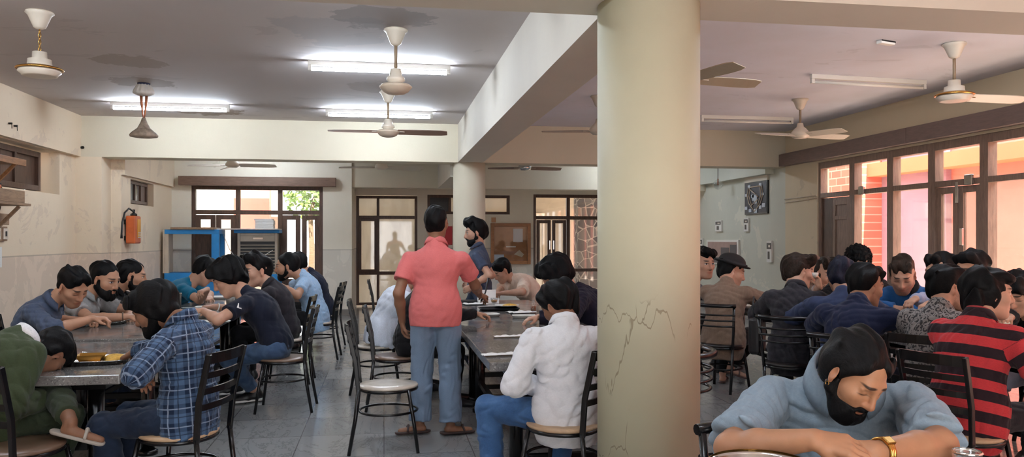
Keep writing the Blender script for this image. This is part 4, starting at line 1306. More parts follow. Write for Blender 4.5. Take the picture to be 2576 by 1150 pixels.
class Sdf:
    """groups of smooth-blended cones and ellipsoids, each group with its own cuts"""

    def __init__(self):
        self.groups = []
        self.new()

    def new(self, k=.02):
        self.g = {'p': [], 'cut': [], 'k': k}
        self.groups.append(self.g)
        return self

    def cone(self, a, b, ra, rb=None, k=.02, op='u'):
        a, b = np.asarray(a, float), np.asarray(b, float)
        if np.linalg.norm(b - a) < 1e-6: b = a + np.array([0, 0, 1e-4])
        rb = ra if rb is None else rb
        m = max(ra, rb)
        self.g['p'].append(('c', a, b, ra, rb, k, op, np.minimum(a, b) - m, np.maximum(a, b) + m))
        return self

    def ell(self, c, R, r, k=.02, op='u'):
        c, r = np.asarray(c, float), np.asarray(r, float)
        m = np.sqrt(((R * r[:, None]) ** 2).sum(0))
        self.g['p'].append(('e', c, R, r, None, k, op, c - m, c + m))
        return self

    def cut(self, n, p, k=.004):
        """keep the side n points away from"""
        n = nrm(n)
        self.g['cut'].append((n, float(n @ np.asarray(p, float)), k))
        return self

    def bounds(self):
        lo = np.min([p[7] for g in self.groups for p in g['p'] if p[6] == 'u'], axis=0)
        hi = np.max([p[8] for g in self.groups for p in g['p'] if p[6] == 'u'], axis=0)
        return lo, hi

    def __call__(self, P, m):
        D = np.empty(len(P))
        flat = [(gi, p) for gi, g in enumerate(self.groups) for p in g['p']]
        LO = np.array([p[7] - m - p[5] for _, p in flat])
        HI = np.array([p[8] + m + p[5] for _, p in flat])
        allp = np.arange(len(flat))

        def rec(idx, ps):
            Q = P[idx]
            lo, hi = Q.min(0), Q.max(0)
            ps = ps[((lo < HI[ps]) & (hi > LO[ps])).all(1)]
            n = len(ps)
            if n == 0:
                D[idx] = 1.0
                return
            if len(idx) > 2500 and n > 2:
                ax = int(np.argmax(hi - lo))
                mid = len(idx) // 2
                o = np.argpartition(Q[:, ax], mid)
                rec(idx[o[:mid]], ps)
                rec(idx[o[mid:]], ps)
                return
            R = None
            by = {}
            for i in ps: by.setdefault(flat[i][0], []).append(flat[i][1])
            for gi in sorted(by):
                g, pl = self.groups[gi], by[gi]
                if not any(p[6] == 'u' for p in pl): continue
                d = None
                for p in pl:
                    if d is None and p[6] != 'u': continue
                    e = d_cone(Q, p[1], p[2], p[3], p[4]) if p[0] == 'c' else d_ell(Q, p[1], p[2], p[3])
                    if d is None: d = e
                    elif p[6] == 'u': d = sminv(d, e, p[5])
                    else: d = -sminv(-d, e, p[5])
                for nn, o, k in g['cut']:
                    d = -sminv(-d, -(Q @ nn - o), k)
                R = d if R is None else sminv(R, d, g['k'])
            if R is None: R = np.ones(len(Q))
            elif self.disp is not None: R = R + self.disp(Q)
            D[idx] = R
        if len(P): rec(np.arange(len(P)), allp)
        return D
    disp = None


CORN = np.array([(i, j, k) for i in (0, 1) for j in (0, 1) for k in (0, 1)])
EDG = [(a, b) for a in range(8) for b in range(a + 1, 8) if np.abs(CORN[a] - CORN[b]).sum() == 1]


def mesh_sdf(f, v, smooth=1):
    lo, hi = f.bounds()
    lo = lo - .02
    s = 8
    n = np.ceil((hi + .02 - lo) / (v * s)).astype(int) + 1
    C = np.stack(np.meshgrid(*[np.arange(q) for q in n], indexing='ij'), -1).reshape(-1, 3)
    while True:
        d = f(lo + (C + .5) * (v * s), v * s + .012)
        C = C[np.abs(d) < v * s * (.9 if f.disp is None else 1.1) + (.005 if f.disp is None else .010)]
        s //= 2
        C = (C[:, None, :] * 2 + CORN[None]).reshape(-1, 3)
        if s == 1: break
    n = n * 8 + 2
    key = lambda c: (c[..., 0] * n[1] + c[..., 1]) * n[2] + c[..., 2]
    CK = key(C)
    o = np.argsort(CK)
    C, CK = C[o], CK[o]
    ck = key(C[:, None, :] + CORN[None])
    u, inv = np.unique(ck.ravel(), return_inverse=True)
    uc = np.stack([u // (n[1] * n[2]), (u // n[2]) % n[1], u % n[2]], -1)
    dv = f(lo + uc * v, v * 1.5 + .012)[inv].reshape(-1, 8)
    neg = dv < 0
    act = neg.any(1) & ~neg.all(1)
    C, CK, dv, neg = C[act], CK[act], dv[act], neg[act]
    acc, cnt = np.zeros((len(C), 3)), np.zeros(len(C))
    for a, b in EDG:
        mk = neg[:, a] != neg[:, b]
        t = dv[mk, a] / (dv[mk, a] - dv[mk, b])
        acc[mk] += CORN[a] + t[:, None] * (CORN[b] - CORN[a])
        cnt[mk] += 1
    X = lo + (C + acc / cnt[:, None]) * v
    faces = []
    E3 = np.eye(3, dtype=int)
    for ax in range(3):
        b = [4, 2, 1][ax]
        mk = neg[:, 0] != neg[:, b]
        idx = np.nonzero(mk)[0]
        u1, u2 = E3[(ax + 1) % 3], E3[(ax + 2) % 3]
        q = [idx]
        good = np.ones(len(idx), bool)
        for off in (u1, u1 + u2, u2):
            kk = key(C[idx] - off)
            j = np.clip(np.searchsorted(CK, kk), 0, len(CK) - 1)
            good &= CK[j] == kk
            q.append(j)
        F = np.stack(q, -1)[good]
        fl = ~neg[idx, 0][good]
        F[fl] = F[fl][:, ::-1]
        faces.append(F)
    F = np.concatenate(faces)
    for _ in range(smooth):
        A, N = np.zeros_like(X), np.zeros(len(X))
        for a in range(4):
            i, j = F[:, a], F[:, (a + 1) % 4]
            for c in range(3):
                A[:, c] += np.bincount(i, X[j, c], len(X)) + np.bincount(j, X[i, c], len(X))
            N += np.bincount(i, minlength=len(X)) + np.bincount(j, minlength=len(X))
        X = X * .5 + .5 * A / np.maximum(N, 1)[:, None]
    return X, F


def wrinkle(seed, amp, sc, fr=None):
    """smooth random folds"""
    rnd = np.random.RandomState(seed)
    K = rnd.normal(size=(5, 3)) * sc
    W = rnd.normal(size=(5, 3)) * sc * .6
    ph = rnd.uniform(0, 6, 10)

    def f(P):
        w = sum(np.sin(P @ W[i] + ph[i]) for i in range(2))
        r = 0
        for i in range(5):
            s = np.sin(P @ K[i] + ph[i + 5] + 1.2 * w)
            r = r + (1 - 2 * np.abs(s)) * (.5 if i % 2 else .35)
        return amp * r * .75
    return f


def strands(seed, O, R, amp, sc=1.0):
    rnd = np.random.RandomState(seed)
    ph = rnd.uniform(0, 6, 8)

    def f(P):
        q = (P - O) @ R.T
        x, y, z = q[:, 0], q[:, 1], q[:, 2]
        w = np.sin(18 * x * sc + ph[0]) + np.sin(21 * z * sc + 14 * y + ph[1])
        return amp * (.8 * np.sin(62 * x + 2 * w + ph[6]) * np.sin(58 * y + 1.5 * w + ph[7]) + .9 * np.sin(38 * y * sc + 30 * x * sc + 1.8 * w + ph[5]) + .6 * np.sin(95 * y * sc + 2.2 * w + ph[2]) + .5 * np.sin(60 * x * sc + 70 * y * sc + 1.5 * w + ph[3]) + .45 * np.sin(150 * y * sc + 60 * z * sc + 2 * w + ph[4]))
    return f


def curls(seed, O, R, amp):
    rnd = np.random.RandomState(seed)
    ph = rnd.uniform(0, 6, 8)

    def f(P):
        q = (P - O) @ R.T * 1.0
        x, y, z = q[:, 0], q[:, 1], q[:, 2]
        return amp * (np.sin(110 * x + 2 * np.sin(40 * z + ph[3]) + ph[0]) * np.sin(115 * y + 2 * np.sin(45 * x + ph[4]) + ph[1]) + np.sin(105 * z + ph[2]) * np.sin(90 * x - 60 * y))
    return f


def rot_axis(ax, a):
    ax = nrm(ax)
    K = np.array([[0, -ax[2], ax[1]], [ax[2], 0, -ax[0]], [-ax[1], ax[0], 0]])
    return np.eye(3) + math.sin(a) * K + (1 - math.cos(a)) * K @ K


def ik(a, b, l1, l2, hint):
    d = b - a
    L = np.linalg.norm(d)
    mx = (l1 + l2) * .995
    if L > mx:
        b = a + d / L * mx
        L = mx
    L = max(L, abs(l1 - l2) + .01)
    u = nrm(b - a)
    x = (l1 * l1 - l2 * l2 + L * L) / (2 * L)
    h = math.sqrt(max(l1 * l1 - x * x, 0))
    hp = nrm(hint - u * (hint @ u))
    return a + u * x + hp * h, b


# ---------------------------------------------------------------- skin / hair / cloth materials
def skin_mat(name, tone, eyes='open', stubble=0.0, lips=(1.0, .72, .68)):
    t = NT(name)
    c = lin(tone)
    x, y, z = t.sep(t.attr('hl'))
    ay = t.math('ABSOLUTE', y)
    mot = t.noise(22, 3, .6, t.pos())
    col = t.mix(t.ramp(mot, .3, .7), tuple(q * .93 for q in c), tuple(min(1, q * 1.05) for q in c))

    def box(cx, cy, cz, rx, ry, rz, soft=.35):
        e = [t.math('POWER', t.math('DIVIDE', t.math('SUBTRACT', a, b), r), 2.0) for a, b, r in ((x, cx, rx), (ay, cy, ry), (z, cz, rz))]
        d = t.math('SQRT', t.math('ADD', t.math('ADD', e[0], e[1]), e[2]))
        return t.ramp(d, 1 - soft, 1 + soft, 1, 0)
    hair = (.012, .009, .008)
    if stubble:
        k = t.math('MULTIPLY', t.ramp(t.math('SUBTRACT', z, t.math('MULTIPLY', x, -.45)), -.028, -.012, 1, 0), t.ramp(z, -.135, -.12, 0, 1))
        k = t.math('MULTIPLY', k, t.ramp(x, -.02, .01))
        k = t.math('MULTIPLY', k, t.ramp(t.noise(260, 2, .6, t.attr('hl')), .3, .7, .5, 1))
        col = t.mix(t.math('MULTIPLY', k, stubble), col, tuple(q * .25 for q in c))
    # cheeks, nose and ears are a touch redder
    col = t.mix(t.math('MULTIPLY', t.math('MAXIMUM', box(.10, 0, -.03, .03, .022, .02, .6), box(-.005, .085, 0, .04, .02, .045, .4)), .35), col, (c[0] * 1.06, c[1] * .78, c[2] * .72))
    col = t.mix(t.math('MULTIPLY', box(.09, 0, -.068, .03, .024, .0115, .3), .8), col, tuple(q * w for q, w in zip(c, lips)))
    col = t.mix(t.math('MULTIPLY', box(.095, 0, -.0675, .03, .024, .0016, .5), .8), col, tuple(q * .2 for q in c))
    brow = box(.085, .031, t.math('ADD', .030, t.math('MULTIPLY', ay, -.05)), .05, .021, .0050, .25)
    col = t.mix(t.math('MULTIPLY', brow, .92), col, hair)
    if eyes == 'open':
        col = t.mix(box(.085, .032, .003, .04, .0145, .0062, .25), col, (.62, .60, .58))
        col = t.mix(box(.085, .032, .0035, .04, .0062, .0064, .2), col, (.02, .012, .008))
        col = t.mix(t.math('MULTIPLY', box(.085, .032, .0098, .04, .0165, .0024, .4), .9), col, hair)
    else:
        lid = box(.085, .032, -.0045, .04, .0165, .0026, .5)
        col = t.mix(t.math('MULTIPLY', lid, .95), col, hair)
        col = t.mix(t.math('MULTIPLY', box(.085, .032, .006, .04, .017, .011, .5), .3), col, tuple(q * .7 for q in c))
    # nostrils
    col = t.mix(t.math('MULTIPLY', box(.102, .0075, -.045, .012, .0045, .004, .4), .8), col, tuple(q * .15 for q in c))
    return t.bsdf(col, .48, 0, .35, t.bump(t.noise(180, 2, .6, t.pos()), .08, .002), Subsurface_Weight=.08, Subsurface_Radius=(.9, .35, .2), Subsurface_Scale=.01)


def hair_mat(name, c, rough=.55):
    t = NT(name)
    hl = t.attr('hl')
    n = t.noise(1.0, 4, .6, t.scale(hl, (40, 220, 60)), .6)
    c = lin(c)
    col = t.mix(t.ramp(n, .3, .7), tuple(q * .4 for q in c), tuple(q * 1.6 for q in c))
    return t.bsdf(col, rough, 0, .14, t.bump(n, .5, .004))


def cloth_mat(name, c, kind='plain', c2=None, c3=None, rough=.85, var=.12):
    t = NT(name)
    cl = t.attr('cl')
    x, y, z = t.sep(cl)
    a = lin(c)
    fine = t.noise(90, 3, .7, t.scale(cl, (1, 1, 2.2)))
    col = t.mix(t.ramp(fine, .3, .7), tuple(q * (1 - var) for q in a), tuple(min(1, q * (1 + var)) for q in a))
    if kind == 'denim':
        fade = t.noise(6, 4, .6, cl)
        col = t.mix(t.math('MULTIPLY', t.ramp(fade, .45, .75), .55), col, lin(c2 or (120, 144, 172)))
    elif kind == 'stripes':
        s = t.math('FRACT', t.math('DIVIDE', z, .112))
        col = t.mix(t.math('MULTIPLY', t.ramp(s, .0, .012), t.ramp(s, .5, .512, 1, 0)), col, lin(c2))
    elif kind == 'plaid':
        def band(u, per, w, o=0.0):
            s = t.math('FRACT', t.math('ADD', t.math('DIVIDE', u, per), o))
            return t.math('MULTIPLY', t.ramp(s, 0, .03), t.ramp(s, w, w + .03, 1, 0))
        ang = t.math('ADD', x, t.math('MULTIPLY', y, .6))
        wide = t.math('MULTIPLY', t.math('ADD', band(ang, .095, .48), band(z, .095, .48)), .5)
        col = t.mix(wide, col, lin(c2))
        thin = t.math('MAXIMUM', band(ang, .095, .06, .28), band(z, .095, .06, .28))
        col = t.mix(t.math('MULTIPLY', thin, .8), col, lin(c3))
        dk = t.math('MAXIMUM', band(ang, .095, .05, .72), band(z, .095, .05, .72))
        col = t.mix(t.math('MULTIPLY', dk, .7), col, tuple(q * .3 for q in a))
    elif kind == 'paisley':
        v = t.n('TexVoronoi', {'Scale': 24.0, 'Vector': cl, 'Randomness': 1.0}, feature='F1').outputs[0]
        ring = t.math('SINE', t.math('MULTIPLY', v, 16.0))
        w = t.n('TexWave', {'Vector': cl, 'Scale': 14.0, 'Distortion': 14.0, 'Detail': 3.0, 'Detail Scale': 1.6}).outputs['Fac']
        m = t.math('MAXIMUM', t.ramp(ring, .1, .3), t.ramp(w, .62, .7))
        col = t.mix(t.math('MULTIPLY', m, .85), col, lin(c2))
    elif kind == 'slub':
        n = t.noise(1.0, 4, .7, t.scale(cl, (70, 70, 8)))
        col = t.mix(t.math('MULTIPLY', t.ramp(n, .45, .75), .35), col, lin(c2 or 230))
    elif kind == 'patch':
        n = t.noise(30, 4, .7, cl)
        col = t.mix(t.math('MULTIPLY', t.ramp(n, .5, .6), .6), col, lin(c2))
    b = t.math('ADD', t.noise(260, 2, .6, cl), t.math('MULTIPLY', t.noise(14, 4, .6, cl, 1.0), 1.2))
    return t.bsdf(col, rough, 0, .2, t.bump(b, .22, .005), Sheen_Weight=.08)


MC = {}


def cm(*a, **k):
    key = repr((a, sorted(k.items())))
    if key not in MC: MC[key] = cloth_mat('cloth_%d' % len(MC), *a, **k)
    return MC[key]


def sm(tone, eyes, stubble):
    key = ('s', tone, eyes, stubble)
    if key not in MC: MC[key] = skin_mat('skin_%d' % len(MC), tone, eyes, stubble)
    return MC[key]


def hm(c):
    key = ('h', c)
    if key not in MC: MC[key] = hair_mat('hair_%d' % len(MC), c)
    return MC[key]


BLACK_HAIR = (11, 10, 11)
BROWN_HAIR = (46, 36, 30)


def hand_prims(S, wrist, h, n, side, s, curl, spread=.0, thumb_in=.3):
    """h hand direction, n back-of-hand normal, side = thumb direction"""
    h, n = nrm(h), nrm(n - h * (n @ h))
    sd = np.cross(n, h) * side
    k = .012 * s
    kn = []
    for i, o in enumerate((.030, .010, -.010, -.029)):
        b = wrist + (h * (.088 - .006 * abs(i - 1)) + sd * o) * s
        S.cone(wrist + sd * o * .55 * s + h * .01 * s, b, .0155 * s, .0115 * s, k)
        kn.append((b, o))
    S.cone(wrist + (h * .03 + sd * .02 - n * .006) * s, wrist + (h * .07 - sd * .015 - n * .006) * s, .015 * s, .013 * s, k)
    for i, (b, o) in enumerate(kn):
        L = (.078, .086, .080, .062)[i] * s
        d = nrm(h + sd * o * spread * 20)
        p = b
        for j, (fr, r0, r1) in enumerate(((.45, .0100, .0092), (.30, .0090, .0084), (.25, .0082, .0068))):
            a = curl * (.75, 1.0, .7)[j] * (1 + .06 * i)
            d = rot_axis(np.cross(d, -n), a) @ d if abs(np.linalg.norm(np.cross(d, -n))) > 1e-3 else d
            d = nrm(d)
            n2 = nrm(n - d * (n @ d))
            q = p + d * L * fr
            S.cone(p, q, r0 * s, r1 * s, .005 * s)
            p = q
    tb = wrist + (h * .028 + sd * .024 - n * .006) * s
    td = nrm(h * .62 + sd * (.72 - thumb_in) - n * (.25 + thumb_in * .6))
    t1 = tb + td * .042 * s
    t2 = t1 + nrm(td + h * .5 - sd * .35 * (thumb_in + .4)) * .032 * s
    S.cone(tb, t1, .0145 * s, .0112 * s, .010 * s).cone(t1, t2, .0108 * s, .0085 * s, .005 * s)
    return sd


def person(D):
    g = D.get
    s = g('s', 1.0)
    hd = math.radians(D['hd'])
    FW, LT, UP = np.array([math.cos(hd), math.sin(hd), 0]), np.array([-math.sin(hd), math.cos(hd), 0]), np.array([0, 0, 1.0])
    px, py, zc = D['head']
    hx, hy = at(px, zc)
    HT = np.array([hx, hy, HZ - (py - 600) / F_PX * zc])
    stand = g('stand', False)
    look = g('look', (0, 10, 0))          # yaw (left +) relative to body, pitch down, roll
    sh = g('seat', .46)
    side = math.radians(g('side', 0))
    zp = (.97 * s if stand else sh + .095 * s)
    hunch = g('hunch', 1.0)

    def spine(a):
        pts = [np.zeros(3)]
        for q, L in ((.5 * a, .17), (1.0 * a, .17), ((1.0 + .38 * hunch) * a, .16)):
            d = FW * math.sin(q) * math.cos(side) - LT * math.sin(side) * .6 + UP * math.cos(q)
            pts.append(pts[-1] + nrm(d) * L * s)
        na = min(.85 * a + math.radians(look[1]) * .35, 1.5) + math.radians(g('nd', 0))
        nd = nrm(FW * math.sin(na) - LT * math.sin(side) * .3 + UP * math.cos(na))
        hc = pts[-1] + nd * .165 * s + FW * .02 * s
        return pts, nd, hc
    if stand:
        a = math.radians(g('lean', 2))
        zp = HT[2] - spine(a)[2][2]
    else:
        lo_, hi_ = -.1, 1.25
        for _ in range(40):
            a = (lo_ + hi_) / 2
            if zp + spine(a)[2][2] > HT[2]: lo_ = a
            else: hi_ = a
        if 'lean' in D:
            a = math.radians(D['lean'])
        dz = HT[2] - (zp + spine(a)[2][2])
        zp += max(-.05, min(.07, dz))
    sp, nd, hc = spine(a)
    base = np.array([HT[0] - hc[0], HT[1] - hc[1], zp])
    sp = [p + base for p in sp]
    HC = hc + base
    p0, p1, p2, p3 = sp
    ROOT = np.array([base[0], base[1], 0])
    if g('v'): v = D['v']
    else: v = .0045 if zc < 5 else .006 if zc < 7.3 else .008 if zc < 9 else .010
    # frames
    uchest = nrm(p3 - p1)
    tw = math.radians(g('twist', 0))
    LTc = nrm(rot_axis(uchest, tw) @ LT)
    LTc = nrm(LTc - uchest * (LTc @ uchest))
    FWc = np.cross(LTc, uchest)
    RC = np.array([FWc, LTc, uchest])
    up0 = nrm(p1 - p0)
    FW0 = np.cross(LT, up0)
    R0 = np.array([FW0, LT, up0])
    um = nrm(p2 - p1)
    Rm = np.array([np.cross(LT, um), LT, um])
    # head frame
    yaw, pit, rol = [math.radians(q) for q in look]
    fh = FW * math.cos(yaw) + LT * math.sin(yaw)
    lh = np.cross(UP, fh)
    fh2 = fh * math.cos(pit) - UP * math.sin(pit)
    uh = np.cross(fh2, lh)
    lh2 = lh * math.cos(rol) + uh * math.sin(rol)
    uh = np.cross(fh2, lh2)
    RH = np.array([fh2, lh2, uh])
    hs = s * g('hs', 1.0)
    H = lambda x, y, z: HC + (fh2 * x + lh2 * y + uh * z) * hs
    hl = lambda P: (P - HC) @ RH.T / hs
    bulk = g('bulk', 1.0)
    # limbs
    sw = .185 * s * g('shw', 1.0)
    shc = p3 - uchest * g('shd', .112 if stand else .086) * s
    SHL, SHR = shc + LTc * sw, shc - LTc * sw
    UA, FA = .285 * s, .25 * s

    def tgt(spec):
        if spec[0] == 'w': return np.array(spec[1], float)
        if spec[0] == 'p':  # along a sight line: pixel and distance
            _, px_, py_, zc_ = spec
            x_, y_ = at(px_, zc_)
            return np.array([x_, y_, HZ - (py_ - 600) / F_PX * zc_])
        f, l, u = spec[1]
        return ROOT + FW * f + LT * l + UP * u
    arms = {}
    for sd, nm, SH in ((1, 'L', SHL), (-1, 'R', SHR)):
        d = g('arm' + nm, {})
        if stand: w = tgt(d.get('t', ('l', (.05, sd * .26, zp - .02))))
        else: w = tgt(d.get('t', ('l', (.40, sd * .13, .80))))
        hv = d.get('hint', (-.25, sd * .9, -.55) if not stand else (-1, sd * .3, 0))
        hint = FW * hv[0] + LT * hv[1] + UP * hv[2]
        el, w = ik(SH, w, UA, FA, hint)
        if 'el' in d: el = tgt(d['el'])
        ez = -9 if 'el' in d else d.get('elz', 0 if stand else .82)
        if el[2] < ez:
            u_ = nrm(w - SH)
            c_0 = SH + u_ * ((el - SH) @ u_)
            best = None
            for q in range(48):
                e_ = c_0 + rot_axis(u_, q * PI / 24) @ (el - c_0)
                sc_ = (min(e_[2], ez) - ez) * 20 + nrm(e_ - c_0) @ nrm(hint)
                if best is None or sc_ > best[0]: best = (sc_, e_)
            el = best[1]
        hd_ = d.get('dir')
        h = nrm(w - el) if hd_ is None else nrm(FW * hd_[0] + LT * hd_[1] + UP * hd_[2])
        nn = d.get('n', (0, 0, 1) if not stand else (0, sd, 0))
        n = FW * nn[0] + LT * nn[1] + UP * nn[2]
        arms[nm] = (sd, SH, el, w, h, n, d.get('curl', .5), d.get('thumb', .3))
    HPL, HPR = p0 + LT * .09 * s - UP * .02 * s, p0 - LT * .09 * s - UP * .02 * s
    TH, SHK = .43 * s, .42 * s
    legs = {}
    for sd, nm, HP in ((1, 'L', HPL), (-1, 'R', HPR)):
        d = g('leg' + nm, {})
        if stand: ft = tgt(d.get('t', ('l', (.02, sd * .10, .085))))
        else: ft = tgt(d.get('t', ('l', (.40, sd * .13, .085))))
        hv = d.get('hint', (1, sd * .12, .55) if not stand else (1, sd * .1, 0))
        kn, ft = ik(HP, ft, TH, SHK, FW * hv[0] + LT * hv[1] + UP * hv[2])
        td = d.get('toe', (1, sd * .18, 0))
        legs[nm] = (sd, HP, kn, ft, nrm(FW * td[0] + LT * td[1] + UP * td[2]))
    # ---------------- body
    B = Sdf()
    e = lambda c, r, k=.02, op='u', R=RH: B.ell(c, R, np.array(r) * hs, k * hs, op)
    c_ = lambda a_, b_, ra, rb=None, k=.02, op='u': B.cone(a_, b_, ra * hs, None if rb is None else rb * hs, k * hs, op)
    jw = g('jaw', 1.0)
    e(H(-.014, 0, .034), (.096, .076, .084))
    e(H(.026, 0, -.030), (.066, .060 * jw, .082), .03)
    e(H(.030, 0, -.070), (.052, .045 * jw, .046), .03)
    c_(H(.066, -.010, -.104), H(.066, .010, -.104), .019, k=.03)
    for q in (1, -1):
        c_(H(-.008, q * .058 * jw, -.050), H(.052, q * .024, -.098), .016, .016, .03)
        e(H(.052, q * .042, -.022), (.028, .024, .022), .025)
    c_(H(.078, -.030, .024), H(.078, .030, .024), .013, k=.02)
    for q in (1, -1):
        e(H(.094, q * .032, .001), (.016, .019, .013), .014, 's')
    for q in (1, -1):
        e(H(.0735, q * .032, .002), (.0125, .0145, .0115), .004)
        c_(H(.0800, q * .022, .0125), H(.0755, q * .046, .0115), .0042, .0042, .006)
    ns = g('nose', 1.0)
    c_(H(.088, 0, .016), H(.088 + .020 * ns, 0, -.030), .0075, .0105, .012)
    c_(H(.088 + .018 * ns, 0, -.034), H(.086 + .018 * ns, 0, -.036), .0115, k=.008)
    for q in (1, -1): c_(H(.093, q * .0125, -.037), H(.096, q * .010, -.036), .0085, k=.008)
    e(H(.0850, 0, -.0620), (.0125, .0235, .0062), .008)
    e(H(.0835, 0, -.0735), (.0125, .0200, .0070), .008)
    c_(H(.098, -.020, -.0675), H(.098, .020, -.0675), .0022, k=.004, op='s')
    for q in (1, -1):
        Re = RH @ rot_axis((0, 0, 1), 0)
        ax = rot_axis(uh, q * .45)
        Re = np.array([ax @ fh2, ax @ lh2, uh])
        e(H(-.008, q * .080, -.004), (.019, .0075, .031), .008, R=Re)
        e(H(-.004, q * .088, .002), (.010, .007, .018), .006, 's', R=Re)
        c_(H(-.004, q * .078, -.030), H(-.002, q * .078, -.033), .007, k=.006)
    c_(H(-.030, 0, -.035), p3 - uchest * .012 * s + FWc * .010, .052 * g('neck', 1.0), .055 * g('neck', 1.0), .03)
    S = .0
    ins = -.012
    B.ell(p0, R0, np.array((.10, .15, .11)) * s, .05)
    B.ell((p0 + p1) / 2 + um * .03, Rm, np.array((.095 * bulk + ins, .135 + ins, .15)) * s, .05)
    B.ell(p2 - uchest * .03 * s, RC, np.array((.105 + ins, .155 + ins, .17)) * s, .06)
    B.cone(shc + LTc * sw * .8 - uchest * .015, shc - LTc * sw * .8 - uchest * .015, .050 * s, k=.05)
    B.cone(p3 - uchest * .02, shc, .050 * s, .06 * s, .04)
    am = g('armr', 1.0)
    for nm, (sd, SH, el, w, h, n, curl, th) in arms.items():
        B.cone(SH, el, .049 * s * am, .040 * s * am, .03)
        B.cone(el, el + (w - el) * .35, .040 * s * am, .041 * s * am, .02).cone(el + (w - el) * .35, w, .041 * s * am, .0265 * s * am, .015)
        hand_prims(B, w, h, n, sd, s, curl, 0.0, th)
    for nm, (sd, HP, kn, ft, td) in legs.items():
        B.cone(HP, kn, .075 * s, .052 * s, .03).cone(kn, ft, .05 * s, .034 * s, .02)
        if g('feet', 'shoe') != 'shoe' or True:
            B.cone(ft - UP * .045 * s - td * .02, ft - UP * .055 * s + td * .15 * s, .03 * s, .021 * s, .02)
    X, F = mesh_sdf(B, v)
    root = empty('person', tuple(ROOT), 0, D['label'], 'person', 'diners in the canteen')
    mk = lambda nm, X, F, m, par=None, at_=None: raw_mesh(nm, X - ROOT, F, m, par or root, at_)
    HLc = hl(X)
    far = np.linalg.norm(HLc, axis=1) > .21
    for nm, (sd, SH, el, w, h, n, curl, th) in arms.items():
        far |= (d_cone(X, el, w, .045 * s, .04 * s) < .015) | (d_cone(X, w, w + nrm(h) * .1, .04, .04) < .05)
    HLc[far] = (-1, 0, -1)
    body = mk('body', X, F, sm(g('skin', (188, 140, 110)), g('eyes', 'down'), g('stubble', 0.0)), None, {'hl': HLc})
    # ---------------- shirt
    T = Sdf()
    infl = g('loose', .012)
    I = lambda *r: np.array([q * s + infl for q in r])
    hem = g('hem', .03)
    T.ell(p0 + up0 * .02, R0, I(.108 * bulk, .152, .125), .05)
    T.ell((p0 + p1) / 2 + um * .02, Rm, I(.108 * bulk, .146, .16), .05)
    T.ell(p2 - uchest * .03 * s, RC, I(.114, .163, .175), .06)
    T.ell(p2 - uchest * .02 * s + FWc * .03 * s, RC, I(.09, .13, .11), .06)
    T.cone(shc + LTc * sw * .82 - uchest * .012, shc - LTc * sw * .82 - uchest * .012, (.049 if stand else .054) * s + infl * .6, k=.05)
    T.cone(p3 + uchest * .002 - FWc * .006, shc - FWc * .015, .058 * s + infl * .4, .07 * s + infl * .5, .04)
    if hem > .08:
        T.ell(p0 - up0 * .03, R0, I(.120 * bulk, .176, .24) + .006, .05)
    T.cut(-up0, p0 - up0 * hem * s)
    # neck opening
    nb, nt_ = p3 + FWc * .015 * s, p3 + nd * .12 * s + FWc * .02
    T.cone(p3 + uchest * .060 * s + FWc * g('neckfwd', .035) * s, p3 + uchest * .13 * s + FWc * .06, .060 * s, .085 * s, .008, 's')
    if g('vneck'):
        vn = g('vneck')
        T.cone(p3 + FWc * .085 * s + uchest * .02, p3 + FWc * .135 * s - uchest * vn * s, .046 * s, .012 * s, .010, 's')
    sl = g('sleeve', 'short')
    for nm, (sd, SH, el, w, h, n, curl, th) in arms.items():
        T.new(.03)
        ua = nrm(el - SH)
        fr = {'short': .62, 'half': .88, 'elbow': 1.0, 'roll': 1, 'long': 1}[sl]
        cuff = SH + (el - SH) * fr
        r1 = {'short': .056, 'half': .055}.get(sl, .048)
        T.cone(SH + ua * .005, cuff + (ua * .03 if fr < 1 else 0), ((.045 if stand else .051) * s * am + infl * .8), (r1 * s * am + infl), .03)
        if fr < 1: T.cut(ua, cuff)
        elif sl in ('roll', 'long'):
            f2 = .25 if sl == 'roll' else .97
            fu = nrm(w - el)
            end = el + (w - el) * f2
            T.cone(el, end + fu * .03, .047 * s * am + infl * .9, (.046 if sl == 'roll' else .034) * s * am + infl * .8, .02)
            T.g['cut'].append((fu, float(fu @ end), .004))
            if sl == 'roll': T.cone(end - fu * .035, end - fu * .005, .050 * s * am + infl, k=.006)
    seed = abs(hash(D['label'])) % 1000 if False else sum(map(ord, D['label'])) % 997
    T.disp = wrinkle(seed, g('wr', .0062), g('wrs', 28.0) / s)
    X, F = mesh_sdf(T, v * 1.05)
    # cloth coordinates: torso frame, or along the arm for sleeves
    cl = (X - p1) @ RC.T
    if D.get('wrap'):
        cl = np.stack([np.arctan2(cl[:, 1], -cl[:, 0]) * .15, np.hypot(cl[:, 0], cl[:, 1]) * .1, cl[:, 2]], -1)
    cyl = lambda u_, v_, w_: np.stack([np.arctan2(u_, v_) * .062, u_ * 0, w_], -1) if D.get('wrap') else np.stack([u_, v_, w_], -1)
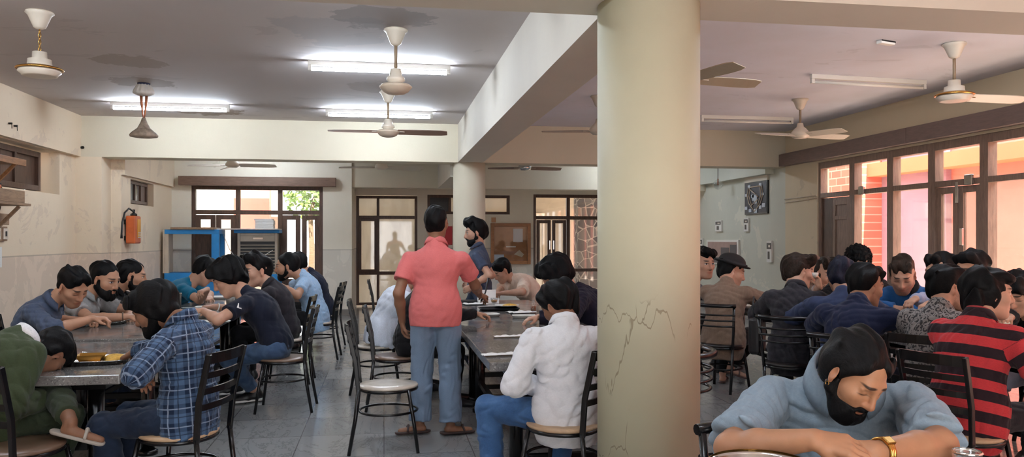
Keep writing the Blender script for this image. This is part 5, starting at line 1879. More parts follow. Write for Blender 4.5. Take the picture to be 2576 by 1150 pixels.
    for nm, (sd, SH, el, w, h, n, curl, th) in arms.items():
        ua = nrm(el - SH)
        da = d_cone(X, SH + ua * .03, el, .06 * s, .05 * s)
        df = d_cone(X, el, w, .045 * s, .035 * s)
        q = X - SH
        out = (q @ ua > .035) & (np.minimum(da, df) < .035) & (((X - shc) @ LTc) * sd > sw * .86)
        if sl in ('roll', 'long', 'elbow'): out |= (df < .03) & (df < da)
        b1 = nrm(np.cross(ua, FWc))
        b2 = np.cross(ua, b1)
        ca = cyl(q @ b1, q @ b2, q @ ua + .02)
        cl[out] = ca[out]
        if sl in ('roll', 'long', 'elbow'):
            fa_ = nrm(w - el)
            q2 = X - el
            c1 = nrm(np.cross(fa_, FWc + .01))
            c2 = np.cross(fa_, c1)
            fo_ = out & (df < da)
            cl[fo_] = cyl(q2 @ c1, q2 @ c2, q2 @ fa_ + .30 * s)[fo_]
    shirt = mk('shirt', X, F, D['shirt'], None, {'cl': cl})
    # collar
    if g('collar'):
        cb = p3 + uchest * .030 * s - FWc * .002
        n_, rows = 29, []
        cr_, ch_ = g('colr', 1.0), g('colh', 1.0)
        for i in range(n_):
            aa = -2.62 + 5.24 * i / (n_ - 1)
            dd = -FWc * math.cos(aa) + LTc * math.sin(aa)
            drop = .052 * ((1 - math.cos(aa)) / 2) ** 1.5 * cr_
            fr = abs(aa) / 2.62
            p = cb + dd * (.060 + .012 * abs(math.sin(aa))) * s * cr_ + FWc * .014 * s - uchest * (drop + .010) * s
            hgt = .042 * s * ch_ * (1 - .15 * fr)
            top = p + uchest * hgt - dd * .004
            fold = top - uchest * hgt * (.95 + .35 * fr) + dd * (.012 + .008 * ch_ + .010 * fr) * s + FWc * .012 * fr * s
            mid = (top + fold) / 2 + dd * .006 * s
            w_ = -dd * .004
            rows.append([p + w_, top + w_, top + uchest * .004 + dd * .004, mid, fold, fold - dd * .004, mid - dd * .006, p])
        vs = np.array([q for r_ in rows for q in r_])
        fs = []
        for i in range(n_ - 1):
            for j in range(8): fs.append((i * 8 + j, i * 8 + (j + 1) % 8, i * 8 + 8 + (j + 1) % 8, i * 8 + 8 + j))
        for e0 in (0, (n_ - 1) * 8):
            fs += [(e0, e0 + 1, e0 + 6, e0 + 7), (e0 + 1, e0 + 2, e0 + 3, e0 + 6), (e0 + 3, e0 + 4, e0 + 5, e0 + 6)]
        mk('collar', vs, np.array(fs), g('collarm', D['shirt']), shirt, {'cl': (vs - p1) @ RC.T})
    if g('logo'):
        sd, SH, el, w, h, n, curl, th = arms[D['logo']]
        ua = nrm(el - SH)
        od = nrm(-np.array([math.sin(-YAW * 0) * 0, 1, 0]) - ua * (-ua[1]))
        sdv = np.cross(ua, od)
        c0 = SH + ua * .12 * s
        mb = MB()
        R_ = (.056 * s * am + infl) + .004
        pts2 = [(-.028, .012), (-.018, .014), (-.004, -.004), (.010, .006), (.026, .022), (.030, .018), (.014, -.006), (.006, -.020), (-.002, -.018), (-.006, -.012), (-.022, .006)]
        vs = [c0 + sdv * a_ - ua * b_ + od * (math.sqrt(max(R_ ** 2 - a_ * a_, 0))) - ROOT for a_, b_ in pts2]
        mb.add(vs + [q + od * .003 for q in vs], [tuple(range(11, 22))] + [(i, (i + 1) % 11, 11 + (i + 1) % 11, 11 + i) for i in range(11)])
        mb.build('sleeve_mark', M['paper'], shirt)
    # ---------------- trousers
    if D.get('pants') is not None:
        Q = Sdf()
        pi = g('ploose', .010)
        Q.ell(p0 - UP * .01, R0, np.array((.108, .155, .118)) * s + pi * .4, .05)
        pend = g('pend', .96)
        for nm, (sd, HP, kn, ft, td) in legs.items():
            pass
        Q.cut(up0, p0 + up0 * .09 * s)
        for nm, (sd, HP, kn, ft, td) in legs.items():
            Q.new(.035)
            Q.cone(HP, kn, .079 * s + pi, .058 * s + pi, .04)
        for nm, (sd, HP, kn, ft, td) in legs.items():
            Q.new(.02)
            fu = nrm(ft - kn)
            if pend > .5:
                end = kn + (ft - kn) * pend
                Q.cone(kn, kn + (ft - kn) * .35, .058 * s + pi, .056 * s + pi, .02).cone(kn + (ft - kn) * .35, end + fu * .02, .056 * s + pi, g('phem', .045) * s + pi, .02)
                Q.cut(fu, end)
            else:
                Q.cone(kn, kn + fu * .06 * s, .06 * s + pi, .06 * s + pi, .02).cut(fu, kn + fu * .06 * s)
        Q.disp = wrinkle(seed + 5, g('pwr', .005), 26.0 / s)
        X, F = mesh_sdf(Q, v * 1.15)
        cl = (X - p0) @ R0.T
        mk('trousers', X, F, D['pants'], None, {'cl': cl})
    # ---------------- shoes
    for nm, (sd, HP, kn, ft, td) in legs.items():
        if g('shoes', 'shoe') == 'none': continue
        Z_ = Sdf()
        un = nrm(UP - td * (UP @ td)) if abs(td[2]) < .95 else nrm(ft - kn) * -1
        low = ft - un * .078 * s
        if g('shoes', 'shoe') == 'shoe':
            Z_.cone(ft - un * .035 * s - td * .035 * s, ft - un * .045 * s + td * .06 * s, .041 * s, .040 * s, .02).cone(ft - un * .045 * s + td * .06 * s, ft - un * .056 * s + td * .165 * s, .042 * s, .030 * s, .02)
            Z_.cone(ft - td * .015 * s, ft - un * .04 * s, .042 * s, .045 * s, .02)
            Z_.cut(un, ft + un * .03 * s)
        else:
            Z_.cone(ft - un * .06 * s - td * .05 * s, ft - un * .06 * s + td * .16 * s, .036 * s, .034 * s, .01)
            Z_.cut(un, ft - un * .058 * s)
            Z_.new(.006)
            sv = np.cross(un, td)
            Z_.cone(ft - un * .05 * s + td * .10 * s + sv * .036 * s, ft - un * .015 * s + td * .09 * s, .009 * s, k=.01).cone(ft - un * .05 * s + td * .10 * s - sv * .036 * s, ft - un * .015 * s + td * .09 * s, .009 * s, k=.01)
        Z_.g['cut'].append((-un, float(-un @ low), .004)) if g('shoes', 'shoe') == 'shoe' else Z_.groups[0]['cut'].append((-un, float(-un @ low), .003))
        X, F = mesh_sdf(Z_, max(v, .005))
        sho = mk('shoe' if g('shoes', 'shoe') == 'shoe' else 'sandal', X, F, g('shoem', M['black_plastic']), None, None)
        if g('sole'):
            Z2 = Sdf()
            Z2.cone(ft - un * .062 * s - td * .04 * s, ft - un * .062 * s + td * .17 * s, .046 * s, .038 * s)
            Z2.cut(-un, low + un * .001).cut(un, low + un * .022 * s)
            X, F = mesh_sdf(Z2, max(v, .005))
            mk('sole', X, F, M['paper'], sho)
    # ---------------- hair
    st = g('hair', 'short')
    hc_ = hm(g('hairc', BLACK_HAIR))
    if st != 'none':
        Hh = Sdf()
        vol = {'buzz': 1.0, 'crop': 1.03, 'short': 1.05, 'quiff': 1.05, 'bowl': 1.09, 'long': 1.07, 'curly': 1.12, 'bun': 1.03, 'part': 1.05}[st] * g('hvol', 1.0)
        E = lambda c, r, k=.02, op='u': Hh.ell(c, RH, np.array(r) * hs, k * hs, op)
        Kc = lambda a_, b_, ra, rb=None, k=.02, op='u': Hh.cone(a_, b_, ra * hs, None if rb is None else rb * hs, k * hs, op)
        E(H(-.026, 0, .044), (.0995 * vol, .0795 * vol, .086 * vol))
        E(H(-.045, 0, -.005), (.066 * vol, .070 * vol, .075 * vol), .03)
        if st in ('short', 'part', 'quiff', 'bowl', 'long'):
            Kc(H(.050, -.035, .092), H(.050, .035, .092), .029, k=.03)
        if st == 'quiff':
            Kc(H(.065, -.030, .108), H(.07, .030, .112), .034, k=.03)
            Kc(H(.01, -.02, .125), H(.01, .02, .125), .036, k=.03)
        if st == 'part':
            Kc(H(.070, .045, .085), H(.06, -.045, .100), .030, .036, k=.03)
        if st == 'bowl':
            Kc(H(.078, -.045, .062), H(.078, .045, .062), .030, k=.03)
            for q in (1, -1): E(H(-.005, q * .068, .012), (.070, .026, .062), .03)
            E(H(-.06, 0, -.03), (.055, .07, .075), .03)
        if st == 'long':
            for q in (1, -1): E(H(-.030, q * .060, -.010), (.055, .030, .085), .03)
            E(H(-.070, 0, -.055), (.042, .066, .085), .03)
            Kc(H(.075, -.040, .072), H(.08, .045, .060), .026, k=.03)
        # face opening
        fo = {'buzz': .076, 'crop': .076, 'short': .072, 'quiff': .078, 'bowl': .050, 'long': .054, 'curly': .070, 'bun': .076, 'part': .070}[st] + g('hline', 0)
        E(H(.125, 0, fo - .100), (.092, .115, .100), .022, 's')
        E(H(.075, 0, fo - .135), (.072, .14, .10), .018, 's')
        # ears free
        if st not in ('bowl', 'long'):
            for q in (1, -1): E(H(.0, q * .092, -.014), (.024, .026, .040), .008, 's')
        nape = {'long': -.125, 'bowl': -.105}.get(st, -.080)
        Hh.cut(-uh + fh2 * .35, H(-.07, 0, nape))
        if g('fade'):  # clipped sides
            Hh.cut(-uh + fh2 * .1, H(-.05, 0, .03))
        Hh.disp = curls(seed, HC, RH, .008 * hs) if st == 'curly' else strands(seed, HC, RH, {'buzz': .001, 'crop': .0032}.get(st, .0054) * hs * g('hamp', 1.0), 1.0 / hs)
        if st == 'bun':
            Hh.new(.01)
            E(H(-.135, 0, .01), (.042, .05, .042))
        X, F = mesh_sdf(Hh, v * .85, 0 if st != 'crop' else 1)
        mk('hair', X, F, hc_, None, {'hl': hl(X)})
    if g('beard'):
        bd = g('beard')
        Bd = Sdf()
        E = lambda c, r, k=.02, op='u': Bd.ell(c, RH, np.array(r) * hs, k * hs, op)
        Kc = lambda a_, b_, ra, rb=None, k=.02, op='u': Bd.cone(a_, b_, ra * hs, None if rb is None else rb * hs, k * hs, op)
        ex = .003 + .009 * bd
        E(H(.030, 0, -.070), (.052 + ex, .046 * jw + ex, .046 + ex), .03)
        Kc(H(.064, -.012, -.104), H(.064, .012, -.104), .020 + ex * 1.3, k=.03)
        for q in (1, -1):
            Kc(H(-.002, q * .058 * jw, -.050), H(.054, q * .026, -.096), .0145 + ex * .45, .018 + ex, .03)
            Kc(H(.012, q * .068, .0), H(.004, q * .060 * jw, -.05), .006 + ex * .3, .013 + ex * .45, .02)
            Kc(H(.095, q * .008, -.051), H(.080, q * .028, -.066), .0062 + ex * .35, .0062 + ex * .3, .01)
            Kc(H(.080, q * .028, -.066), H(.070, q * .026, -.090), .006 + ex * .3, .010 + ex * .5, .01)
        # cheeks and mouth free
        for q in (1, -1): E(H(.082, q * .036, -.022), (.050, .030, .031), .012, 's')
        E(H(.10, 0, -.0690), (.034, .0220, .0105), .005, 's')
        Bd.disp = strands(seed + 3, HC, RH, .002 * hs, 1.5 / hs)
        X, F = mesh_sdf(Bd, v * .85)
        mk('beard', X, F, hc_, None, {'hl': hl(X)})
    if g('hat'):
        Ht = Sdf()
        Ht.ell(H(-.016, 0, .078), RH, np.array((.108, .090, .068)) * hs, .02)
        Ht.cut(-uh, H(0, 0, .055))
        Ht.new(.012)
        Ht.ell(H(-.012, 0, .062), RH, np.array((.150, .122, .016)) * hs, .01)
        for q in (1, -1): Ht.cone(H(.07, q * .11, .07), H(-.09, q * .11, .07), .010 * hs, k=.02)
        X, F = mesh_sdf(Ht, v * .9)
        hat = mk('hat', X, F, plain('black_felt_hat', (28, 26, 28), .8) if 'black_felt_hat' not in bpy.data.materials else bpy.data.materials['black_felt_hat'])
    # ---------------- worn small things
    for nm, kind in (g('watch') or {}).items():
        sd, SH, el, w, h, n, curl, th = arms[nm]
        fu = nrm(w - el)
        c0 = w - fu * .025 * s
        n2 = nrm(n - fu * (n @ fu))
        sv = np.cross(fu, n2)
        r_ = .0325 * s * am
        ring = [c0 + (n2 * math.cos(2 * PI * i / 24) + sv * math.sin(2 * PI * i / 24)) * r_ - ROOT for i in range(24)]
        mt = {'gold': M['brass'], 'steel': M['chrome'], 'leather': M['seat_dark'], 'band': M['paper'], 'thread': M['blackw']}[kind]
        if kind in ('gold', 'steel'):
            wb = MB()
            for o in (-.006, 0, .006): wb.tube([q + fu * o * s for q in ring], .0042 * s, 6, True)
            ws = wb.build('watch_strap', mt, root)
            fc = c0 + n2 * (r_ + .003) - ROOT
            if kind == 'gold':
                MB().bar(fc - fu * .014 * s, fc + fu * .014 * s, .024 * s, .009 * s, n2).build('watch_case', mt, ws, .002)
                MB().bar(fc - fu * .011 * s + n2 * .0048, fc + fu * .011 * s + n2 * .0048, .018 * s, .001, n2).build('watch_dial', plain('gold_dial', (222, 190, 120), .4), ws)
            else:
                mtx = Matrix(((fu[0], sv[0], n2[0]), (fu[1], sv[1], n2[1]), (fu[2], sv[2], n2[2]))).to_4x4()
                MB().lathe([(0, 0), (.018 * s, 0), (.018 * s, .006), (.015 * s, .008), (0, .008)], fc - n2 * .002, 24, mtx).build('watch_case', mt, ws)
                MB().lathe([(0, .0085), (.014 * s, .0085)], fc - n2 * .002, 24, mtx).build('watch_dial', M['paper'], ws)
        else:
            MB().tube(ring, .005 * s, 8, True).build('wristband', mt, root)
    if g('chain'):
        n_ = 36
        pts = []
        for i in range(n_):
            aa = 2 * PI * i / n_
            dd = -FWc * math.cos(aa) + LTc * math.sin(aa)
            fr = (1 - math.cos(aa)) / 2
            pts.append(p3 + uchest * (.050 - .075 * fr) * s + dd * (.0585 + .022 * fr) * s + FWc * .006 - ROOT)
        MB().tube(pts, .0016 * s, 6, True).build('necklace', M['brass'], root)
    if g('earring'):
        q = g('earring')
        c0 = H(-.002, q * .084, -.044)
        MB().tube([c0 + (fh2 * math.cos(2 * PI * i / 14) + uh * math.sin(2 * PI * i / 14)) * .006 * hs - ROOT for i in range(14)], .0014, 6, True).build('earring', M['brass'] if g('v') else M['chrome'], root)
    if g('holds'):
        pass
    if 'DBG' in globals():
        print('PERSON', D['label'][:40], 'lean', round(math.degrees(a)), 'zp', round(zp, 3), 'pelvis', np.round(base, 2), 'headerr', round(HC[2] - HT[2], 3))
    INFO[D['key']] = dict(arms=arms, root=root, H=H, ROOT=ROOT, FW=FW, LT=LT, HC=HC, base=base, legs=legs, RH=RH)
    if not stand and g('chair'):
        kind, hdc, lab = D['chair']
        off = g('choff', (0, 0))
        c = ROOT - FW * .0 + FW * off[0] + LT * off[1]
        if g('chairat'): c = g('chairat')
        chair(kind, c[0], c[1], hdc if hdc is not None else D['hd'], lab)
    return root


INFO = {}
# ================================================================ THE DINERS
JEANS = lambda: cm((56, 76, 104), 'denim', (100, 124, 152))
DJEANS = lambda: cm((30, 42, 60), 'denim', (56, 74, 100))
BLACKP = lambda: cm((17, 16, 18))
TAN, FAIR, DARK = (176, 132, 106), (194, 150, 126), (134, 96, 74)


def P(**k):
    person(k)


P(key='green', head=(124, 894, 4.47), hd=50, lean=27, nd=82, look=(8, 78, 0), label='person in a green coat slumped over the left table beside the brass pot', shirt=cm((58, 68, 46), var=.1), sleeve='long', loose=.030, bulk=1.15, hunch=1.7,
  pants=cm((50, 58, 42)), skin=DARK, hair='short', collar=True, collarm=cm((226, 224, 226)), colr=1.05, colh=1.1, hem=.22, shw=.92, wr=.009, wrs=22, hvol=1.15,
  armL=dict(t=('l', (.45, .32, .84)), curl=.8), armR=dict(t=('l', (.26, -.10, .62)), hint=(-.6, -.2, -1), curl=.8, elz=0),
  legR=dict(t=('l', (.34, -.05, .10))), legL=dict(t=('p', 178, 1062, 4.1), hint=(.7, .9, .4), toe=(.62, -.78, -.3)), pend=.80, shoes='sandal', shoem=cm((168, 160, 150)),
  chairat=(-1.82, 4.36), chair=('dark', 66, 'black chair at the left edge under the person in the green coat'), choff=(-.02, .02))
P(key='bluegrey', lean=27, nd=20, head=(184, 722, 6.15), hd=-6, look=(-28, 34, 4), label='young man in a blue grey shirt eating from the dark steel tray', shirt=cm((62, 72, 92), 'slub', (92, 104, 124)), sleeve='roll', collar=True, pants=DJEANS(), skin=TAN, hair='short', stubble=.25, hs=1.12, earring=-1,
  armR=dict(t=('p', 232, 802, 5.95), hint=(-.3, -.7, -.8), curl=1.0, dir=(.9, .3, .0)), armL=dict(t=('p', 205, 806, 6.5), curl=.8), wr=.007, s=1.05,
  chair=('slat', -6, 'black chair behind the left table under the man in the blue grey shirt'))
P(key='greytee', eyes='open', lean=18, nd=28, head=(266, 705, 6.95), hd=-8, look=(-18, 16, 0), label='bearded man in a light grey shirt with folded arms on the left table', shirt=cm((146, 146, 146), 'slub', (176, 176, 176)), sleeve='short', collar=True, pants=DJEANS(), skin=TAN, hair='crop', beard=1.0, hs=1.14, s=1.08,
  armR=dict(t=('p', 318, 797, 6.7), curl=.6, hint=(-.1, -.8, -.6)), armL=dict(t=('p', 325, 795, 7.0), curl=.7), watch={'R': 'leather'},
  chair=('slat', -8, 'black chair behind the left table under the bearded man in light grey'))
P(key='blacktee', eyes='open', lean=18, nd=28, head=(333, 694, 7.7), hd=0, look=(8, 10, 0), label='man in a black shirt in profile beyond the bearded man in grey', shirt=cm((22, 21, 23)), sleeve='long', collar=True, pants=DJEANS(), skin=TAN, hair='crop', beard=.6, stubble=.5, hs=1.15, s=1.06,
  armR=dict(t=('l', (.42, -.14, .82))), chair=('slat', 0, 'black chair behind the left table under the man in the black shirt'))
P(key='plaid', lean=3, nd=56, head=(388, 777, 4.35), hd=166, look=(6, 28, 0), label='bearded man in a blue plaid shirt bending over the foreground thali', shirt=cm((24, 38, 62), 'plaid', (74, 98, 128), (140, 156, 178)), sleeve='long', loose=.016, wrap=1, collar=True, pants=cm((26, 36, 54), 'denim', (46, 62, 86)), skin=DARK, hair='bowl', beard=.55, stubble=.6, hs=1.10, s=1.0, hem=.12, wr=.007,
  armR=dict(t=('p', 322, 888, 4.75), hint=(-.2, -.3, -.8), curl=.7, dir=(.85, .1, -.5)), armL=dict(t=('p', 372, 918, 4.15), hint=(.4, .5, -.9), curl=.9, dir=(.3, -.3, -.9)),
  legL=dict(t=('l', (.36, .06, .085))), legR=dict(t=('l', (.48, -.16, .085))), chair=('slat', 162, 'black slat back chair under the man in the blue plaid shirt'), choff=(.05, 0))
P(key='navytee', head=(574, 697, 6.95), hd=176, look=(12, 30, 0), label='man in a navy tee and blue jeans leaning on the left table', shirt=cm((21, 25, 40)), sleeve='short', pants=JEANS(), skin=FAIR, hair='bowl', hs=1.2, s=1.1, hem=.06, logo='L',
  armL=dict(t=('p', 512, 782, 6.7), hint=(-.2, .4, -.9), curl=1.3, dir=(1, -.1, .1)), armR=dict(t=('p', 540, 772, 7.2), curl=1.1, dir=(1, .2, 0)), watch={'R': 'band'},
  legL=dict(t=('p', 640, 985, 7.3), toe=(.75, .5, 0), hint=(1, .2, .4)), legR=dict(t=('p', 590, 968, 7.6), toe=(.9, .3, 0)), sole=True, pend=.86,
  chair=('dark', 178, 'black slat back chair under the man in the navy tee'), choff=(-.06, 0))
P(key='teal', head=(516, 682, 9.1), hd=8, look=(20, 38, 0), label='person in a teal tee bowing beside the blue kiosk', shirt=cm((12, 92, 122)), sleeve='short', pants=DJEANS(), skin=FAIR, hair='short', hs=1.15, s=1.1,
  armR=dict(t=('p', 522, 728, 8.5), hint=(.6, -.6, -.5), dir=(-.7, -.6, -.2), curl=1.2), armL=dict(t=('l', (.5, .1, .82))), chair=('pale', 8, 'chair hidden under the person in the teal tee'))
P(key='hoodie', eyes='open', lean=20, nd=22, head=(645, 683, 8.3), hd=176, look=(38, 4, 0), label='dark haired man in a dark hoodie behind the man in the navy tee', shirt=cm((38, 34, 39)), sleeve='long', loose=.022, collar=True, pants=BLACKP(), skin=FAIR, hair='quiff', hs=1.25, s=1.08,
  chair=('pale', 176, 'chair under the man in the dark hoodie'))
P(key='lightblue', eyes='open', lean=20, nd=34, head=(722, 677, 9.9), hd=184, look=(0, 6, 0), label='man in a light blue shirt in profile near the back doors', shirt=cm((150, 182, 214), 'slub'), sleeve='short', loose=.018, pants=BLACKP(), skin=TAN, hair='crop', beard=.15, stubble=.7, hs=1.2, s=1.12, hem=.16,
  armL=dict(t=('p', 700, 715, 9.5), hint=(.2, .5, -.9), curl=1.0, dir=(.8, -.2, .3)), armR=dict(t=('l', (.4, -.1, .86)), curl=1),
  chair=('pale', 176, 'black slat chair under the man in the light blue shirt'), choff=(-.03, 0))
P(key='navyback', lean=22, nd=34, head=(744, 669, 10.9), hd=182, look=(0, 8, 0), label='man in a navy shirt behind the man in light blue by the back doors', shirt=cm((24, 28, 46)), sleeve='long', pants=BLACKP(), skin=TAN, hair='crop', hs=1.2, s=1.12, hem=.14,
  chair=('pale', 172, 'black slat chair under the man in navy by the back doors'))
P(key='pink', head=(1098, 562, 6.15), hd=78, stand=True, lean=3, look=(-6, 4, 0), label='man standing with his back turned in a coral pink polo and grey blue trousers', shirt=cm((204, 108, 106), var=.06), sleeve='short', loose=.020, collar=True, pants=cm((112, 130, 152), var=.05), skin=DARK, hair='crop', hs=1.05, hem=.12, ploose=.024, phem=.062, bulk=1.08, wr=.0032, wrs=24, s=1.0, shw=1.1,
  armR=dict(t=('p', 1206, 742, 6.5), hint=(-.5, -.5, -.8), curl=1.1, dir=(.8, -.35, -.1), n=(0, -.4, .9)), armL=dict(t=('l', (.02, .26, .86)), n=(0, 1, 0)),
  legL=dict(t=('l', (.0, .12, .085)), toe=(-.35, .9, 0)), legR=dict(t=('l', (-.02, -.12, .085)), toe=(.3, -.95, 0)), shoes='sandal', shoem=plain('brown_sandal', (60, 44, 40), .5))
P(key='standgrey', eyes='open', head=(1196, 585, 9.75), hd=165, stand=True, lean=2, look=(14, 8, 0), label='bearded man standing in a slate blue shirt in front of the far column', shirt=cm((62, 70, 90), 'slub', (96, 104, 124)), sleeve='short', collar=True, pants=DJEANS(), skin=FAIR, hair='quiff', beard=.45, stubble=.5, hs=1.22, s=1.04, hem=.12,
  armL=dict(t=('l', (.06, .24, .93))), armR=dict(t=('l', (.12, -.22, .95))))
P(key='creamtee', head=(1262, 682, 10.55), hd=192, look=(10, 34, 0), label='seated person in a cream tee bowing below the notice board', shirt=cm((228, 204, 184)), sleeve='half', loose=.03, pants=BLACKP(), skin=FAIR, hair='short', hs=1.1, s=1.1,
  armL=dict(t=('p', 1262, 738, 10.2), hint=(-.2, .6, -.8), curl=1), armR=dict(t=('p', 1252, 736, 10.3), curl=1),
  chair=('pale', None, 'chair under the seated person in the cream tee'), choff=(-.05, 0))
P(key='whitesleeve', head=(1046, 692, 7.9), hd=4, look=(0, 26, 0), label='seated person in a pale blue shirt half hidden behind the man in pink', shirt=cm((214, 220, 232)), sleeve='long', loose=.03, collar=True, pants=cm((150, 130, 128)), skin=TAN, hair='short', bulk=1.1, wr=.009, hem=.1,
  chair=('pale', 0, 'black slat chair left of the man in pink under the pale blue shirt'), choff=(-.05, 0))
P(key='blackarm', head=(1092, 690, 7.15), hd=2, look=(0, 25, 0), label='seated person in black behind the man in pink with a hand on the table', shirt=cm((20, 18, 20)), sleeve='long', pants=BLACKP(), skin=TAN, hair='short',
  armR=dict(t=('p', 1196, 789, 7.0), dir=(1, -.1, -.1), curl=.6), armL=dict(t=('l', (.4, .2, .82))), watch={'R': 'thread'},
  chair=('dark', 0, 'black slat chair beside the table, half hidden by the man in pink'), choff=(-.1, 0))
P(key='navyhood', head=(1398, 692, 7.25), hd=182, look=(10, 34, 0), label='person in a dark navy hoodie with a steel watch and one raised hand', shirt=cm((26, 24, 40)), sleeve='long', loose=.024, pants=BLACKP(), skin=FAIR, hair='bowl', hs=1.25, s=1.08, hvol=1.05,
  armR=dict(t=('p', 1446, 722, 7.3), hint=(-.5, -.6, -.6), dir=(.45, .1, .8), n=(-.8, 0, .5), curl=.45), armL=dict(t=('p', 1356, 798, 6.85), dir=(1, .05, -.12), hint=(-.1, .6, -.8), curl=.5), watch={'L': 'steel'},
  chair=('dark', 182, 'chair under the person in the dark navy hoodie'))
P(key='white', lean=6, nd=42, head=(1406, 768, 4.75), hd=90, look=(36, 24, -10), label='man in a white shirt seen from behind beside the near column', shirt=cm((222, 222, 226), var=.05), sleeve='long', loose=.020, collar=True, pants=cm((54, 86, 128), 'denim', (84, 118, 158)), skin=DARK, hair='short', hvol=1.06, hs=1.12, hem=.18, wr=.009, wrs=26, s=1.0,
  armL=dict(t=('l', (.16, .17, .64)), hint=(-.3, .5, -1), curl=.8, elz=0), armR=dict(t=('l', (.46, -.12, .80)), curl=.6),
  legL=dict(t=('l', (.16, .40, .085)), hint=(.8, .8, .4), toe=(.7, .7, 0)), legR=dict(t=('l', (.42, -.05, .085))), ploose=.016,
  chair=('slat', 140, 'black slat back chair under the man in the white shirt by the near column'), choff=(-.03, .02))
# ---- right
P(key='stare', eyes='open', lean=14, nd=16, head=(1770, 662, 9.0), hd=-15, look=(-62, 6, 0), label='young man in a grey tee beside the near column looking at the viewer', shirt=cm((88, 90, 100), 'slub', (116, 118, 126)), sleeve='short', pants=BLACKP(), skin=FAIR, hair='part', hs=1.25, s=1.1,
  armR=dict(t=('l', (.36, -.16, .82))), chair=('tube', -15, 'chair under the young man in grey beside the near column'))
P(key='hat', eyes='open', lean=12, nd=32, head=(1840, 690, 8.15), hd=48, look=(-58, 16, 0), label='man in a black round hat and tan shirt at the right table', shirt=cm((126, 104, 88), 'slub', (152, 130, 112)), sleeve='half', loose=.026, pants=BLACKP(), skin=FAIR, hair='crop', hat=True, hs=1.2, s=1.08, hem=.2, stubble=.4,
  armR=dict(t=('p', 1872, 744, 8.1), hint=(.2, -.9, -.6), dir=(.3, .9, .2), curl=.8), armL=dict(t=('p', 1868, 738, 8.6), curl=1),
  legR=dict(t=('p', 1838, 920, 8.25), toe=(.2, -.9, -.25), hint=(1, -.5, .4)), legL=dict(t=('l', (.35, .12, .085))), shoes='sandal', shoem=plain('dark_brown_sandal', (84, 56, 48), .5),
  chair=('tube', 40, 'black tube chair under the man in the black hat'), choff=(-.02, 0))
P(key='darkjacket', eyes='open', lean=12, nd=24, head=(2008, 683, 6.95), hd=52, look=(-50, 8, 0), label='man in a charcoal patterned jacket facing right at the right table', shirt=cm((46, 44, 49), 'patch', (26, 25, 29)), sleeve='long', loose=.022, collar=True, pants=BLACKP(), skin=FAIR, hair='part', hairc=BROWN_HAIR, hs=1.16, s=1.06, hem=.2, wr=.008,
  armR=dict(t=('l', (.42, -.14, .84))), chair=('tube', 55, 'black tube chair under the man in the charcoal jacket'), choff=(-.05, .03))
P(key='reach', head=(2042, 677, 10.0), hd=196, look=(10, 16, 0), label='brown haired person behind the charcoal jacket reaching out with a phone', shirt=cm((226, 206, 190)), sleeve='short', pants=BLACKP(), skin=FAIR, hair='short', hairc=(84, 62, 48), hs=1.2, s=1.05,
  armR=dict(t=('p', 1932, 715, 8.75), hint=(0, -.5, -.8), dir=(.9, -.2, .15), curl=.9), armL=dict(t=('l', (.38, .1, .84))),
  chair=('tube', None, 'chair under the brown haired person with the phone'), choff=(-.05, 0))
P(key='cupwoman', head=(2085, 692, 9.2), hd=216, look=(44, 6, 0), eyes='open', label='person facing the viewer with a white cup raised beside the face', shirt=cm((212, 196, 190)), sleeve='short', pants=BLACKP(), skin=(204, 158, 132), hair='part', hairc=BROWN_HAIR, hs=1.45, s=1.1,
  armR=dict(t=('p', 2062, 712, 8.3), hint=(.1, -.8, -.6), dir=(-.1, -.25, .95), curl=.7, n=(-.6, .2, .3)), armL=dict(t=('p', 2058, 735, 8.35), dir=(.4, -.5, .6), curl=.6),
  chair=('tube', None, 'chair under the person with the white cup'), choff=(-.05, 0))
P(key='denimback', lean=14, nd=26, head=(2118, 697, 6.55), hd=62, look=(-10, 14, 0), label='man in a faded denim blue shirt seen from behind at the right table', shirt=cm((42, 52, 80), 'denim', (62, 74, 104)), sleeve='long', loose=.022, pants=DJEANS(), skin=TAN, hair='short', hairc=(28, 30, 44), hs=1.15, s=1.1, hem=.18,
  chair=('tube', 62, 'black tube chair under the man in the faded denim shirt'), choff=(-.08, 0))
P(key='navyright', lean=16, nd=34, head=(2178, 720, 5.75), hd=38, look=(-34, 12, 0), label='man in a navy tee turning right among the diners at the right table', shirt=cm((23, 30, 56)), sleeve='half', loose=.02, pants=DJEANS(), skin=TAN, hair='short', stubble=.4, hs=1.14, s=1.08, bulk=1.1, shw=1.1, hem=.12,
  armR=dict(t=('l', (.40, -.10, .84)), hint=(-.1, -1, -.3)), chair=('tube', 60, 'black tube chair under the man in the navy tee at right'), choff=(-.06, .02))
P(key='curly', lean=12, nd=20, head=(2160, 664, 8.3), hd=236, look=(30, 26, 0), label='curly haired person in a black jacket across the right table', shirt=cm((24, 23, 25)), sleeve='long', loose=.024, collar=True, pants=BLACKP(), skin=FAIR, hair='curly', hs=1.25, s=1.1,
  chair=('tube', None, 'chair under the curly haired person across the right table'), choff=(-.05, 0))
P(key='bluejacket', lean=18, nd=26, head=(2270, 692, 7.55), hd=214, look=(18, 30, 0), label='young man in a black and blue jacket looking down across the right table', shirt=cm((42, 92, 148)), sleeve='long', loose=.02, collar=True, collarm=cm((36, 34, 38)), pants=BLACKP(), skin=FAIR, hair='short', hairc=BROWN_HAIR, stubble=.6, hs=1.28, s=1.08,
  armL=dict(t=('l', (.36, .05, .84))), armR=dict(t=('l', (.36, -.05, .84))),
  chair=('tube', None, 'chair under the young man in the black and blue jacket'), choff=(-.05, 0))
